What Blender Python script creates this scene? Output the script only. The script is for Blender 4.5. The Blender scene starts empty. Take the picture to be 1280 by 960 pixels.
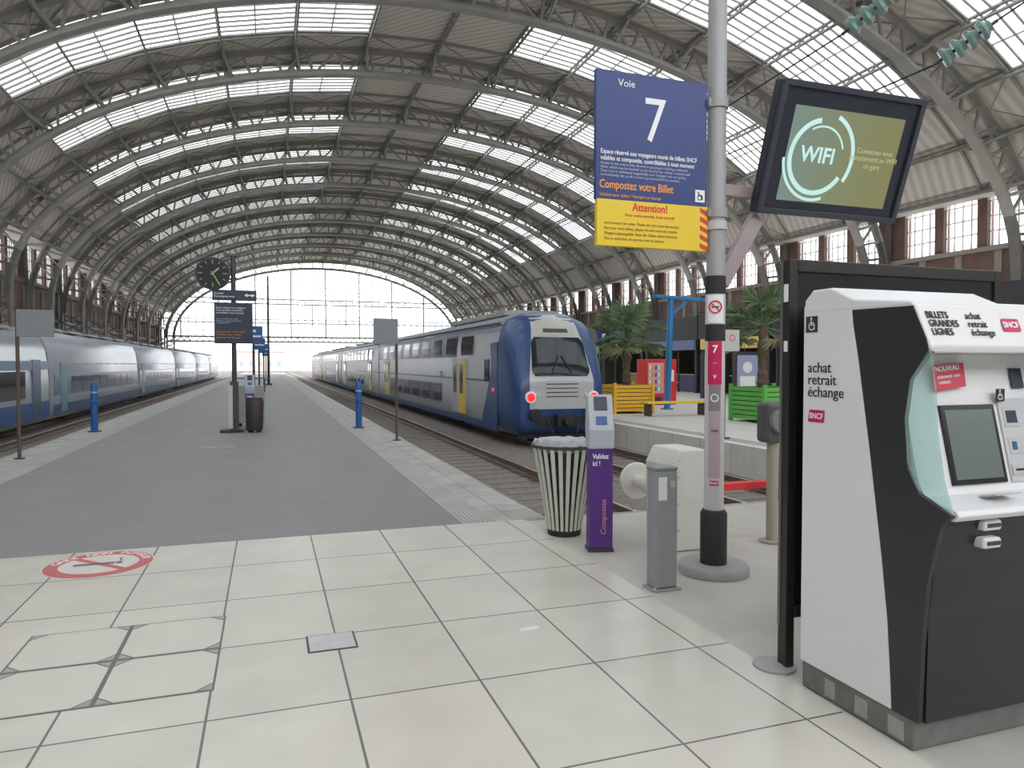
import bpy, bmesh, math, random
from mathutils import Vector, Matrix
from mathutils.bvhtree import BVHTree
random.seed(7)
scene = bpy.context.scene
COL = scene.collection
try:
    scene.view_settings.view_transform = 'Standard'
except Exception:
    pass

# ------------------------------------------------------------------ materials
MATS = {}
def mat(name, col, rough=0.6, metal=0.0, noise=0.0, nscale=5.0, emit=0.0, bump=0.0, coat=0.0):
    if name in MATS: return MATS[name]
    m = bpy.data.materials.new(name); m.use_nodes = True
    nt = m.node_tree; b = nt.nodes['Principled BSDF']
    b.inputs['Roughness'].default_value = rough
    b.inputs['Metallic'].default_value = metal
    c = (col[0], col[1], col[2], 1)
    b.inputs['Base Color'].default_value = c
    tc = nt.nodes.new('ShaderNodeTexCoord')
    n = nt.nodes.new('ShaderNodeTexNoise'); n.inputs['Scale'].default_value = nscale
    n.inputs['Detail'].default_value = 5
    nt.links.new(tc.outputs['Object'], n.inputs['Vector'])
    mx = nt.nodes.new('ShaderNodeMix'); mx.data_type = 'RGBA'
    k = max(noise, 0.03)
    mx.inputs[6].default_value = (col[0]*(1-k), col[1]*(1-k), col[2]*(1-k), 1)
    mx.inputs[7].default_value = (min(1, col[0]*(1+k)), min(1, col[1]*(1+k)), min(1, col[2]*(1+k)), 1)
    nt.links.new(n.outputs['Fac'], mx.inputs[0])
    nt.links.new(mx.outputs[2], b.inputs['Base Color'])
    if bump > 0:
        bp = nt.nodes.new('ShaderNodeBump'); bp.inputs['Strength'].default_value = bump
        nt.links.new(n.outputs['Fac'], bp.inputs['Height']); nt.links.new(bp.outputs['Normal'], b.inputs['Normal'])
    if emit > 0:
        b.inputs['Emission Color'].default_value = c
        b.inputs['Emission Strength'].default_value = emit
    if coat > 0: b.inputs['Coat Weight'].default_value = coat
    MATS[name] = m
    return m

def grid_mat(name, c1, c2, mortar, w, h, ox, oy, msize, axes='XY', rough=0.4, noise=0.05, nsc=3.0, offset=0.0):
    m = bpy.data.materials.new(name); m.use_nodes = True
    nt = m.node_tree; b = nt.nodes['Principled BSDF']; b.inputs['Roughness'].default_value = rough
    g = nt.nodes.new('ShaderNodeNewGeometry'); s = nt.nodes.new('ShaderNodeSeparateXYZ'); cb = nt.nodes.new('ShaderNodeCombineXYZ')
    nt.links.new(g.outputs['Position'], s.inputs[0])
    for i, (a, o) in enumerate(zip(axes, (ox, oy))):
        ad = nt.nodes.new('ShaderNodeMath'); ad.operation = 'ADD'; ad.inputs[1].default_value = -o
        nt.links.new(s.outputs[a], ad.inputs[0]); nt.links.new(ad.outputs[0], cb.inputs[i])
    br = nt.nodes.new('ShaderNodeTexBrick'); br.offset = offset; br.squash = 1.0
    br.inputs['Color1'].default_value = (*c1, 1); br.inputs['Color2'].default_value = (*c2, 1); br.inputs['Mortar'].default_value = (*mortar, 1)
    br.inputs['Scale'].default_value = 1; br.inputs['Mortar Size'].default_value = msize; br.inputs['Mortar Smooth'].default_value = 0.1
    br.inputs['Brick Width'].default_value = w; br.inputs['Row Height'].default_value = h
    nt.links.new(cb.outputs[0], br.inputs['Vector'])
    n = nt.nodes.new('ShaderNodeTexNoise'); n.inputs['Scale'].default_value = nsc; n.inputs['Detail'].default_value = 6
    nt.links.new(g.outputs['Position'], n.inputs['Vector'])
    mr = nt.nodes.new('ShaderNodeMapRange'); mr.inputs['To Min'].default_value = 1-noise*1.6; mr.inputs['To Max'].default_value = 1+noise
    nt.links.new(n.outputs['Fac'], mr.inputs['Value'])
    vm = nt.nodes.new('ShaderNodeVectorMath'); vm.operation = 'SCALE'
    nt.links.new(br.outputs['Color'], vm.inputs[0]); nt.links.new(mr.outputs[0], vm.inputs['Scale'])
    nt.links.new(vm.outputs[0], b.inputs['Base Color'])
    MATS[name] = m
    return m

def pane_mat(name, tint, diff, fac):
    m = bpy.data.materials.new(name); m.use_nodes = True
    nt = m.node_tree
    for n in list(nt.nodes): nt.nodes.remove(n)
    o = nt.nodes.new('ShaderNodeOutputMaterial'); t = nt.nodes.new('ShaderNodeBsdfTransparent'); d = nt.nodes.new('ShaderNodeBsdfPrincipled')
    n = nt.nodes.new('ShaderNodeTexNoise'); n.inputs['Scale'].default_value = 2
    mr = nt.nodes.new('ShaderNodeMapRange'); mr.inputs['To Min'].default_value = fac*0.7; mr.inputs['To Max'].default_value = fac*1.3
    t.inputs[0].default_value = (*tint, 1); d.inputs['Base Color'].default_value = (*diff, 1); d.inputs['Roughness'].default_value = 0.15
    mx = nt.nodes.new('ShaderNodeMixShader')
    nt.links.new(n.outputs['Fac'], mr.inputs['Value']); nt.links.new(mr.outputs[0], mx.inputs[0])
    nt.links.new(t.outputs[0], mx.inputs[1]); nt.links.new(d.outputs[0], mx.inputs[2]); nt.links.new(mx.outputs[0], o.inputs[0])
    MATS[name] = m
    return m

M_tile = grid_mat('tile', (0.65,0.62,0.55), (0.60,0.575,0.51), (0.17,0.16,0.145), 0.70, 0.94, 0.395-70, 7.49-94, 0.0068, rough=0.26, noise=0.11, nsc=2.2)
M_brick = grid_mat('brick_wall', (0.24,0.125,0.10), (0.19,0.105,0.085), (0.18,0.155,0.14), 0.24, 0.08, 0, 0, 0.01, axes='YZ', rough=0.9, noise=0.25, nsc=1.0, offset=0.5)
M_tact = grid_mat('tactile', (0.58,0.575,0.55), (0.52,0.515,0.49), (0.28,0.28,0.27), 0.05, 0.05, 0, 0, 0.012, rough=0.7, noise=0.18, nsc=2)
M_slab = grid_mat('slab', (0.44,0.43,0.405), (0.39,0.38,0.36), (0.26,0.25,0.24), 0.6, 1.0, -1, 0, 0.01, rough=0.75, noise=0.30, nsc=2.5)
M_rplat = grid_mat('right_platform', (0.66,0.65,0.61), (0.62,0.61,0.58), (0.42,0.41,0.39), 1.2, 1.2, 0, 0, 0.015, rough=0.6, noise=0.12)
M_conc = mat('concrete', (0.48,0.46,0.415), 0.55, 0, 0.22, 2.2)
M_asph = mat('asphalt', (0.225,0.22,0.218), 0.6, 0, 0.16, 1.2)
M_ballast = mat('ballast', (0.18,0.16,0.14), 0.95, 0, 0.75, 9, bump=0.9)
M_rail = mat('rail_steel', (0.20,0.15,0.12), 0.5, 0.6, 0.2, 9)
M_railtop = mat('rail_shine', (0.60,0.58,0.55), 0.3, 0.7)
M_sleeper = mat('sleeper', (0.20,0.175,0.145), 0.9, 0, 0.35, 6)
M_truss = mat('truss_paint', (0.30,0.29,0.255), 0.6, 0.0, 0.25, 1.2)
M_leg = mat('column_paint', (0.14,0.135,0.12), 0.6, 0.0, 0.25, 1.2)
M_truss2 = mat('purlin_paint', (0.23,0.225,0.20), 0.65, 0.0, 0.25, 1.2)
M_pane = pane_mat('skylight_glass', (0.96,0.975,0.985), (0.85,0.88,0.9), 0.08)
M_fin = pane_mat('fin_glass', (0.80,0.91,0.90), (0.60,0.75,0.72), 0.25)
M_white = mat('white_paint', (0.78,0.78,0.79), 0.35, 0, 0.03, 3)
M_cream = mat('cream_paint', (0.66,0.64,0.60), 0.6, 0, 0.12, 6)
M_black = mat('black_gloss', (0.018,0.019,0.02), 0.22, 0, 0.2, 4)
M_blackm = mat('black_matt', (0.02,0.02,0.022), 0.6)
M_dark = mat('dark_grey', (0.05,0.052,0.056), 0.4)
M_grey = mat('grey_metal', (0.35,0.35,0.34), 0.5, 0.1, 0.12, 8)
M_lgrey = mat('light_grey_metal', (0.52,0.52,0.51), 0.45, 0.1, 0.08, 8)
M_steel = mat('steel', (0.62,0.62,0.61), 0.3, 0.35, 0.25, 9)
M_frame = mat('bronze_frame', (0.028,0.026,0.025), 0.35, 0.1)
M_blue = mat('sign_blue', (0.008,0.03,0.175), 0.35)
M_dblue = mat('dark_sign_blue', (0.02,0.03,0.06), 0.4)
M_bblue = mat('bollard_blue', (0.015,0.10,0.33), 0.4)
M_yellow = mat('sign_yellow', (0.82,0.58,0.03), 0.45)
M_orange = mat('letter_orange', (0.9,0.36,0.04), 0.5)
M_red = mat('sign_red', (0.70,0.035,0.04), 0.45)
M_pink = mat('magenta', (0.58,0.02,0.10), 0.4)
M_lwhite = mat('letter_white', (0.85,0.86,0.88), 0.5)
M_purple = mat('purple', (0.09,0.03,0.21), 0.4)
M_letdark = mat('letter_dark', (0.03,0.03,0.035), 0.5)

# ------------------------------------------------------------------ builder
class MB:
    def __init__(s): s.v=[]; s.f=[]; s.m=[]
    def add(s, vs, fs, mi=0):
        o=len(s.v); s.v += [tuple(v) for v in vs]
        for f in fs: s.f.append(tuple(i+o for i in f)); s.m.append(mi)
    def box(s, x0,x1,y0,y1,z0,z1, mi=0, M=None):
        vs=[Vector(p) for p in ((x0,y0,z0),(x1,y0,z0),(x1,y1,z0),(x0,y1,z0),(x0,y0,z1),(x1,y0,z1),(x1,y1,z1),(x0,y1,z1))]
        if M: vs=[M@v for v in vs]
        s.add(vs, [(0,3,2,1),(4,5,6,7),(0,1,5,4),(1,2,6,5),(2,3,7,6),(3,0,4,7)], mi)
    def beam(s, p0,p1,w,h, ref=(0,1,0), mi=0):
        p0=Vector(p0);p1=Vector(p1); d=(p1-p0)
        if d.length<1e-6: return
        d.normalize(); r=Vector(ref)
        a=r-d*r.dot(d)
        if a.length<1e-3: a=Vector((1,0,0))-d*d.x
        a.normalize(); b=d.cross(a)
        vs=[]
        for p in (p0,p1):
            for sa,sb in ((-1,-1),(1,-1),(1,1),(-1,1)): vs.append(p+a*sa*w/2+b*sb*h/2)
        s.add(vs, [(0,1,2,3),(7,6,5,4),(0,4,5,1),(1,5,6,2),(2,6,7,3),(3,7,4,0)], mi)
    def cyl(s, p0,p1,r0,r1=None,n=20,mi=0,caps=True):
        if r1 is None: r1=r0
        p0=Vector(p0);p1=Vector(p1); d=(p1-p0).normalized()
        a=d.orthogonal().normalized(); b=d.cross(a); vs=[]
        for p,r in ((p0,r0),(p1,r1)):
            for i in range(n):
                t=2*math.pi*i/n; vs.append(p+a*math.cos(t)*r+b*math.sin(t)*r)
        fs=[(i,(i+1)%n,n+(i+1)%n,n+i) for i in range(n)]
        if caps: fs += [tuple(range(n-1,-1,-1)), tuple(range(n,2*n))]
        s.add(vs,fs,mi)
    def lathe(s, prof, n=24, c=(0,0), mi=0):
        vs=[];k=len(prof)
        for r,z in prof:
            for i in range(n):
                t=2*math.pi*i/n; vs.append((c[0]+r*math.cos(t), c[1]+r*math.sin(t), z))
        fs=[]
        for j in range(k-1):
            for i in range(n): fs.append((j*n+i, j*n+(i+1)%n, (j+1)*n+(i+1)%n, (j+1)*n+i))
        fs.append(tuple(range(n-1,-1,-1))); fs.append(tuple((k-1)*n+i for i in range(n)))
        s.add(vs,fs,mi)
    def prism(s, poly, a0,a1, axis='X', mi=0):
        n=len(poly); vs=[]
        for a in (a0,a1):
            for p,q in poly:
                vs.append({'X':(a,p,q),'Y':(p,a,q),'Z':(p,q,a)}[axis])
        s.add(vs,[tuple(range(n)), tuple(range(2*n-1,n-1,-1))]+[(i,(i+1)%n,n+(i+1)%n,n+i) for i in range(n)],mi)
    def ring(s, c, r0,r1, z0,z1, n=48, axis='Z', a0=0,a1=2*math.pi, mi=0):
        vs=[]; full = abs(a1-a0-2*math.pi)<1e-4; k = n if full else n+1
        for i in range(k):
            t=a0+(a1-a0)*i/n
            for r,z in ((r0,z0),(r1,z0),(r1,z1),(r0,z1)):
                x=r*math.cos(t);y=r*math.sin(t)
                vs.append((c[0]+x,c[1]+y,c[2]+z) if axis=='Z' else (c[0]+x,c[1]+z,c[2]+y))
        fs=[]
        for i in range(n):
            j=(i+1)%k
            for q in range(4): fs.append((i*4+q, j*4+q, j*4+(q+1)%4, i*4+(q+1)%4))
        s.add(vs,fs,mi)
    def obj(s, name, mats, parent=None, loc=(0,0,0), rot=(0,0,0), smooth=False, bevel=0, label=None):
        me=bpy.data.meshes.new(name); me.from_pydata(s.v,[],s.f)
        if not isinstance(mats,(list,tuple)): mats=[mats]
        for m in mats: me.materials.append(m)
        for p,mi in zip(me.polygons,s.m): p.material_index=mi
        bm=bmesh.new(); bm.from_mesh(me); bmesh.ops.recalc_face_normals(bm,faces=bm.faces); bm.to_mesh(me); bm.free()
        o=bpy.data.objects.new(name,me); COL.objects.link(o); o.location=loc; o.rotation_euler=rot
        if smooth:
            me.shade_smooth()
            try: me.set_sharp_from_angle(angle=math.radians(38))
            except Exception: pass
        if bevel>0:
            md=o.modifiers.new('bevel','BEVEL'); md.width=bevel; md.segments=3; md.limit_method='ANGLE'; md.angle_limit=math.radians(40)
        if parent: o.parent=parent
        if label: o['label']=label
        return o
def bx(name,m,parent,*a,**k):
    b=MB(); b.box(*a); return b.obj(name,m,parent,**k)

def tag(o,label,cat,group=None):
    o['label']=label; o['category']=cat
    if group: o['group']=group
    return o
def struct(o,label=None):
    o['kind']='structure'
    if label: o['label']=label
    return o
def thing(name,label,cat,loc=(0,0,0),group=None,rot=(0,0,0)):
    e=bpy.data.objects.new(name,None); e.empty_display_size=0.2; COL.objects.link(e); e.location=loc; e.rotation_euler=rot
    return tag(e,label,cat,group)
def dup(root, loc, rotz=None):
    new=root.copy(); COL.objects.link(new); new.location=loc
    if rotz is not None: new.rotation_euler=(0,0,rotz)
    def rec(src,dst):
        for ch in list(src.children):
            c=ch.copy(); COL.objects.link(c); c.parent=dst; c.matrix_parent_inverse=ch.matrix_parent_inverse.copy(); rec(ch,c)
    rec(root,new)
    return new
R90=math.pi/2
FRONT=(R90,0,0); LEFT=(R90,0,-R90); RIGHT=(R90,0,R90)
def text(s,size,m,parent,loc,rot=FRONT,align='LEFT',bold=0.0,name='lettering',sx=1.0,space=1.0,extr=0.0015):
    cu=bpy.data.curves.new('t','FONT'); cu.body=s; cu.size=size; cu.align_x=align; cu.align_y='CENTER'
    cu.offset=bold*size; cu.extrude=extr; cu.resolution_u=3; cu.space_line=space
    t=bpy.data.objects.new('t',cu); COL.objects.link(t)
    dg=bpy.context.evaluated_depsgraph_get()
    me=bpy.data.meshes.new_from_object(t.evaluated_get(dg))
    bpy.data.objects.remove(t)
    for v in me.vertices: v.co.x*=sx
    me.materials.clear(); me.materials.append(m)
    o=bpy.data.objects.new(name,me); COL.objects.link(o); o.parent=parent; o.location=loc; o.rotation_euler=rot
    return o

# ------------------------------------------------------------------ camera / world
cam=bpy.data.cameras.new('camera'); co=bpy.data.objects.new('camera',cam); COL.objects.link(co)
cam.sensor_width=36; cam.lens=887/1280*36; cam.clip_end=1000; cam.clip_start=0.05
YAW=math.atan(305/887)
co.location=(0,0,1.75); co.rotation_euler=(R90-math.atan(25/887),0,-YAW)
scene.camera=co
w=bpy.data.worlds.new('sky'); scene.world=w; w.use_nodes=True
bg=w.node_tree.nodes['Background']; bg.inputs[0].default_value=(0.955,0.975,1.0,1); bg.inputs[1].default_value=3.2

# ------------------------------------------------------------------ ground
TE=2.72; YP=7.49; END=150
b=MB(); b.box(-16.8,TE,-11.5,YP,-0.12,0); struct(b.obj('floor',M_tile),'cream tiled concourse floor with dark joints')
b=MB(); b.box(TE,35.8,-11.5,YP-0.1,-0.12,-0.004); struct(b.obj('floor',M_conc),'worn beige concrete concourse floor')
b=MB(); b.box(-3.68,1.99,YP,END,-0.12,0); struct(b.obj('floor',M_asph),'dark grey asphalt platform surface')
b=MB(); b.box(1.99,2.39,YP,END,-0.12,0.002); struct(b.obj('floor',M_tact),'pale studded tactile warning strip')
b=MB(); b.box(-4.15,-3.68,YP,END,-0.12,0.002); struct(b.obj('floor',M_tact),'pale studded tactile warning strip')
b=MB(); b.box(2.39,2.95,YP,END,-0.85,0.0); struct(b.obj('floor',M_slab),'weathered stone platform edge')
b=MB(); b.box(-4.7,-4.15,YP,END,-0.85,0.0); struct(b.obj('floor',M_slab),'weathered stone platform edge')
b=MB(); b.box(9.65,35.8,YP-0.1,END,-0.85,0.0); struct(b.obj('floor',M_rplat),'pale paved neighbouring platform')
b=MB(); b.box(9.95,10.4,YP,END,0,0.003); struct(b.obj('floor',M_tact),'pale studded tactile warning strip')
b=MB(); b.box(-16.8,-13.2,YP,END,-0.85,0.0); struct(b.obj('floor',M_rplat),'grey paved far platform')
b=MB()
b.box(2.95,9.65,YP+.01,END+120,-1.0,-0.68); b.box(-13.2,-4.7,YP+.01,END+120,-1.0,-0.68); b.box(-60,-13.2,END,END+120,-1,-.68); b.box(-4.7,2.95,END,END+120,-1,-.68); b.box(9.65,90,END,END+120,-1,-.68)
o=b.obj('track_ballast',M_ballast); o['kind']='stuff'; tag(o,'brown stone ballast between the platforms','ballast')
b=MB(); b.box(2.95,9.65,YP-0.1,YP,-0.7,-0.004); struct(b.obj('wall_track_end',M_slab),'low concrete wall closing the track pit')
b=MB(); b.box(-13.2,-4.7,YP,YP+.008,-0.7,-0.0); struct(b.obj('wall_track_end',M_slab),'low concrete wall closing the track pit')
prof=[(-.07,-.66),(.07,-.66),(.07,-.64),(.015,-.62),(.015,-.54),(.036,-.53),(.036,-.50),(-.036,-.50),(-.036,-.53),(-.015,-.54),(-.015,-.62),(-.07,-.64)]
tracks=[4.55,8.05,-6.3,-9.0]
for tx in tracks:
    for sx in (-0.75,0.75):
        b=MB(); b.prism(prof,YP+0.4,END+100,'Y'); b.box(-.03,.03,YP+.4,END+100,-.5,-.497,1)
        tag(b.obj('rail',[M_rail,M_railtop],loc=(tx+sx,0,0)),'long steel running rail on sleepers','rail','running rails')
b=MB(); b.box(-1.25,1.25,-.12,.12,-.68,-.665); b.box(-.93,-.82,-.1,.1,-.665,-.648,1); b.box(-.68,-.57,-.1,.1,-.665,-.648,1); b.box(.57,.68,-.1,.1,-.665,-.648,1); b.box(.82,.93,-.1,.1,-.665,-.648,1)
sl=b.obj('sleeper',[M_sleeper,M_rail]); tag(sl,'weathered wooden railway sleeper in ballast','sleeper','railway sleepers')
first=True
for tx in (4.55,8.05,-6.3):
    for i in range(80):
        if tx==8.05 and i>22: break
        y=YP+0.7+i*0.62
        if first: sl.location=(tx,y,0); first=False
        else:
            c=sl.copy(); COL.objects.link(c); c.location=(tx,y,0)

# ------------------------------------------------------------------ hall shell
CX,CZ,A,B=9.5,6.1,26.0,14.2
def ell(t,da=0): return Vector((CX+(A+da)*math.cos(t),0,CZ+(B+da)*math.sin(t)))
BAY=9.0; Y0=24.4-4*9.0
ribsY=[Y0+BAY*i for i in range(17)]
YEND=ribsY[-1]
DEP=-1.55
b=MB(); N=44
for i in range(N):
    t0=math.pi*i/N; t1=math.pi*(i+1)/N
    mi=1 if (i<3 or i>=N-3) else 0
    o0,o1=ell(t0,-.05),ell(t1,-.05); i0,i1=ell(t0,DEP),ell(t1,DEP)
    b.beam(o0,o1,.5,.14,mi=mi); b.beam(i0,i1,.52,.17,mi=mi)
    b.beam(o0.lerp(i0,.11),o1.lerp(i1,.11),.08,.26,mi=mi); b.beam(o0.lerp(i0,.89),o1.lerp(i1,.89),.08,.26,mi=mi)
    b.beam(i0,o0,.20,.14,mi=mi)
    if 2<i<N-2:
        if i<N//2: b.beam(i0,o1,.13,.11)
        else: b.beam(i1,o0,.13,.11)
def seg_t(k): return math.radians(18+9*k)
for k in range(17):
    t=seg_t(k); pi_=ell(t,DEP+.1); po=ell(t,-.3)
    for s in (-1,1):
        last=pi_
        for q in range(1,6):
            f=q/5; p=pi_.lerp(po,1-(1-f)**2); p=Vector((p.x,s*1.9*f,p.z))
            b.beam(last,p,.12,.11,ref=(1,0,0)); last=p
for s in (-1,1):
    xo=CX+s*25.95; xi=CX+s*(26+DEP)
    b.beam((xo,0,0),(xo,0,CZ),.5,.16,mi=1); b.beam((xi,0,0),(xi,0,CZ),.5,.16,mi=1)
    z=0
    while z<CZ-.2:
        b.beam((xi,0,z),(xo,0,z+.75),.14,.1,mi=1); b.beam((xo,0,z),(xi,0,z+.75),.14,.1,mi=1); z+=.75
    b.box(min(xo,xi)-.15,max(xo,xi)+.15,-.35,.35,0,.8,1)
    b.beam((xo,0,CZ),(CX+s*26.1,0,11.3),.35,.14,mi=1)
truss=b.obj('arched_roof_truss',[M_truss,M_leg])
tag(truss,'grey-brown riveted lattice steel arch spanning the hall','roof truss','arched lattice roof trusses')
for i,y in enumerate(ribsY):
    if i==0: truss.location=(0,y,0)
    else:
        c=truss.copy(); COL.objects.link(c); c.location=(0,y,0)
for k in range(17):
    p=ell(seg_t(k),-.25); t=seg_t(k); nrm=Vector((math.cos(t)/A,0,math.sin(t)/B)).normalized()
    b=MB(); L=YEND-Y0
    lo=-nrm*.22; hi=nrm*.18
    b.beam(hi,hi+Vector((0,L,0)),.14,.09,ref=(nrm.x,0,nrm.z)); b.beam(lo,lo+Vector((0,L,0)),.14,.09,ref=(nrm.x,0,nrm.z))
    nn=int(L/1.5)
    for q in range(nn):
        a0=Vector((0,q*1.5,0))
        b.beam(a0+lo,a0+hi+Vector((0,.75,0)),.06,.05,ref=(1,0,0)); b.beam(a0+hi+Vector((0,.75,0)),a0+lo+Vector((0,1.5,0)),.06,.05,ref=(1,0,0))
    tag(b.obj('roof_purlin',M_truss2,loc=(p.x,Y0,p.z)),'long grey lattice steel purlin under the roof','roof purlin','lattice roof purlins')
m=bpy.data.materials.new('roof_boards'); m.use_nodes=True; nt=m.node_tree; pb=nt.nodes['Principled BSDF']; pb.inputs['Roughness'].default_value=.85
g=nt.nodes.new('ShaderNodeNewGeometry'); wv=nt.nodes.new('ShaderNodeTexWave'); wv.bands_direction='DIAGONAL'; wv.inputs['Scale'].default_value=1.1; wv.inputs['Distortion'].default_value=0.3
cr=nt.nodes.new('ShaderNodeValToRGB'); cr.color_ramp.elements[0].color=(0.47,0.43,0.38,1); cr.color_ramp.elements[1].color=(0.62,0.58,0.52,1)
nt.links.new(g.outputs['Position'],wv.inputs['Vector']); nt.links.new(wv.outputs['Fac'],cr.inputs[0]); nt.links.new(cr.outputs[0],pb.inputs['Base Color'])
M_board=m
def roofquad(b,t0,t1,y0,y1,th=.08,da=.0):
    p0,p1=ell(t0,da),ell(t1,da); q0,q1=ell(t0,da+th),ell(t1,da+th)
    vs=[(p0.x,y0,p0.z),(p1.x,y0,p1.z),(p1.x,y1,p1.z),(p0.x,y1,p0.z),(q0.x,y0,q0.z),(q1.x,y0,q1.z),(q1.x,y1,q1.z),(q0.x,y1,q0.z)]
    b.add(vs,[(0,1,2,3),(7,6,5,4),(0,4,5,1),(1,5,6,2),(2,6,7,3),(3,7,4,0)])
GLS=[2,3,4,5,6,9,10,11,12,13]
b=MB(); G0,G1=2.1,6.9
for bi in range(len(ribsY)-1):
    y=ribsY[bi]
    for k in range(16):
        if k in GLS:
            roofquad(b,seg_t(k),seg_t(k+1),y,y+G0); roofquad(b,seg_t(k),seg_t(k+1),y+G1,y+BAY)
        else: roofquad(b,seg_t(k),seg_t(k+1),y,y+BAY)
for s in (-1,1):
    xe=ell(seg_t(0)).x if s==1 else ell(seg_t(16)).x; ze=ell(seg_t(0)).z
    xw=CX+s*26.3
    b.box(min(xe,xw),max(xe,xw),Y0,YEND,ze,ze+.1)
struct(b.obj('ceiling',M_board),'barrel-vaulted timber-boarded roof')
for y,(ya,yb) in ((G0-.12,(.3,G0-.15)),(G1+.12,(BAY-.3,G1+.15))):
    b=MB()
    for i in range(48):
        t0=seg_t(0)+(seg_t(16)-seg_t(0))*i/48; t1=seg_t(0)+(seg_t(16)-seg_t(0))*(i+1)/48
        b.beam(ell(t0,-.10)+Vector((0,y,0)),ell(t1,-.10)+Vector((0,y,0)),.12,.20)
    for k in range(16):
        p0=ell(seg_t(k),-.05);p1=ell(seg_t(k+1),-.05);pm=ell((seg_t(k)+seg_t(k+1))/2,-.05)
        b.beam((p0.x,yb,p0.z),(pm.x,ya,pm.z),.05,.05); b.beam((pm.x,ya,pm.z),(p1.x,yb,p1.z),.05,.05)
    sec=b.obj('secondary_roof_rib',M_truss); tag(sec,'slim curved steel rib with zigzag struts beside a skylight','roof rib','secondary roof ribs')
    for bi in range(len(ribsY)-1):
        if bi==0: sec.location=(0,ribsY[0],0)
        else: c=sec.copy(); COL.objects.link(c); c.location=(0,ribsY[bi],0)
b=MB(); p=MB()
for k in GLS:
    roofquad(p,seg_t(k),seg_t(k+1),G0,G1,.02,.03)
    a=ell(seg_t(k),.0); c=ell(seg_t(k+1),.0)
    for q in range(10):
        y=G0+(G1-G0)*q/9; wd=.10 if q in (0,9) else .055
        b.beam((a.x,y,a.z),(c.x,y,c.z),wd,.09)
    mm=ell((seg_t(k)+seg_t(k+1))/2,0); b.beam((mm.x,G0,mm.z),(mm.x,G1,mm.z),.05,.06,ref=(0,0,1))
b.add(p.v,p.f,1)
win=b.obj('window_1',[M_truss2,M_pane],loc=(0,ribsY[0],0)); struct(win,'glazed skylight band with slim bars')
for bi in range(1,len(ribsY)-1):
    c=win.copy(); c.name='window_%d'%(bi+1); COL.objects.link(c); c.location=(0,ribsY[bi],0)
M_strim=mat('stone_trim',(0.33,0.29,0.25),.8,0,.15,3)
wn=20
for side,s in (('right',1),('left',-1)):
    xw=CX+s*26.3; x0,x1=(xw,xw+.5) if s==1 else (xw-.5,xw)
    b=MB(); b.box(x0,x1,Y0,YEND,-.5,7.9,0)
    b.box(x0,x1,Y0,YEND,11.15,11.9,0)
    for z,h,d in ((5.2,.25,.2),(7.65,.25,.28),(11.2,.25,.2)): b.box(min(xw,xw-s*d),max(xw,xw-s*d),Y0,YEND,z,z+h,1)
    wins=[]
    for bi in range(len(ribsY)-1):
        y=ribsY[bi]; cur=y
        for q in range(3):
            wy=y+.95+q*2.55; b.box(x0,x1,cur,wy,7.9,11.15,0); cur=wy+2.0
            wins.append(wy)
            pts=[(wy,11.15)]+[(wy+1-math.cos(a)*1,10.35+math.sin(a)*.75) for a in [math.pi*j/10 for j in range(11)]]+[(wy+2,11.15)]
            b.prism(pts,x0,x1,'X',1)
        b.box(x0,x1,cur,y+BAY,7.9,11.15,0)
        for q in range(4):
            yy=y+q*2.25; b.box(min(xw,xw-s*.1),max(xw,xw-s*.1),yy-.2,yy+.2,0,7.7,1)
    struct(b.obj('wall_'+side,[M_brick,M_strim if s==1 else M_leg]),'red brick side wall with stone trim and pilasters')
    b=MB()
    for wy in wins[:3]:
        yy=wy-Y0
        for j in range(5): b.box(-.04,.04,yy+j*.5-.03,yy+j*.5+.03,7.9,11.0)
        for z in (7.9,8.7,9.5,10.3): b.box(-.04,.04,yy,yy+2,z,z+.06)
        b.box(-.01,.01,yy,yy+2,7.9,11.1,1)
    wo=None
    for bi in range(len(ribsY)-1):
        nm='window_%d'%wn; wn+=1
        if wo is None: wo=b.obj(nm,[M_cream,M_pane],loc=(xw+s*.25,ribsY[bi],0)); struct(wo,'arched wall windows with white glazing bars')
        else:
            c=wo.copy(); c.name=nm; COL.objects.link(c); c.location=(xw+s*.25,ribsY[bi],0)
b=MB(); b.box(CX-26.8,CX+26.8,Y0-.6,Y0,-.1,7.5); struct(b.obj('wall_back',mat('concourse_wall',(.5,.47,.42),.8,0,.1,2)),'unseen pale wall closing the concourse, added to block sky light')  # unseen wall, added to keep direct sky light off the near floor
b=MB(); zb=6.3
def ellz(x,da=-1.2):
    q=1-((x-CX)/(A+da))**2
    return CZ+(B+da)*math.sqrt(max(q,0))
x=-14
while x<33.5:
    zt=ellz(x)
    if zt>zb: b.beam((x,0,zb),(x,0,zt),.14,.2 if int(round((x+14)/1.2))%5==0 else .07)
    x+=1.2
z=zb+1.3
while z<19:
    q=math.sqrt(max(0,1-((z-CZ)/(B-1.2))**2))*(A-1.2)
    b.beam((CX-q,0,z),(CX+q,0,z),.1,.06,ref=(0,1,0)); z+=1.3
b.box(CX-25.5,CX+25.5,-.4,.4,zb-.75,zb-.5); b.box(CX-25.5,CX+25.5,-.4,.4,zb+.1,zb+.35)
for q in range(50): b.beam((CX-25+q,0,zb-.5),(CX-24.5+q,0,zb+.2),.1,.12); b.beam((CX-24.5+q,0,zb+.2),(CX-24+q,0,zb-.5),.1,.12)
pts=[(CX+(A-1.2)*math.cos(math.pi*i/40),CZ+.2+(B-1.2)*math.sin(math.pi*i/40)) for i in range(41)]
b.prism(pts,-.01,.01,'Y',1)
struct(b.obj('window_90',[M_truss2,M_pane],loc=(0,YEND+.6,0)),'large glazed arched end screen with slim bars')
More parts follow.
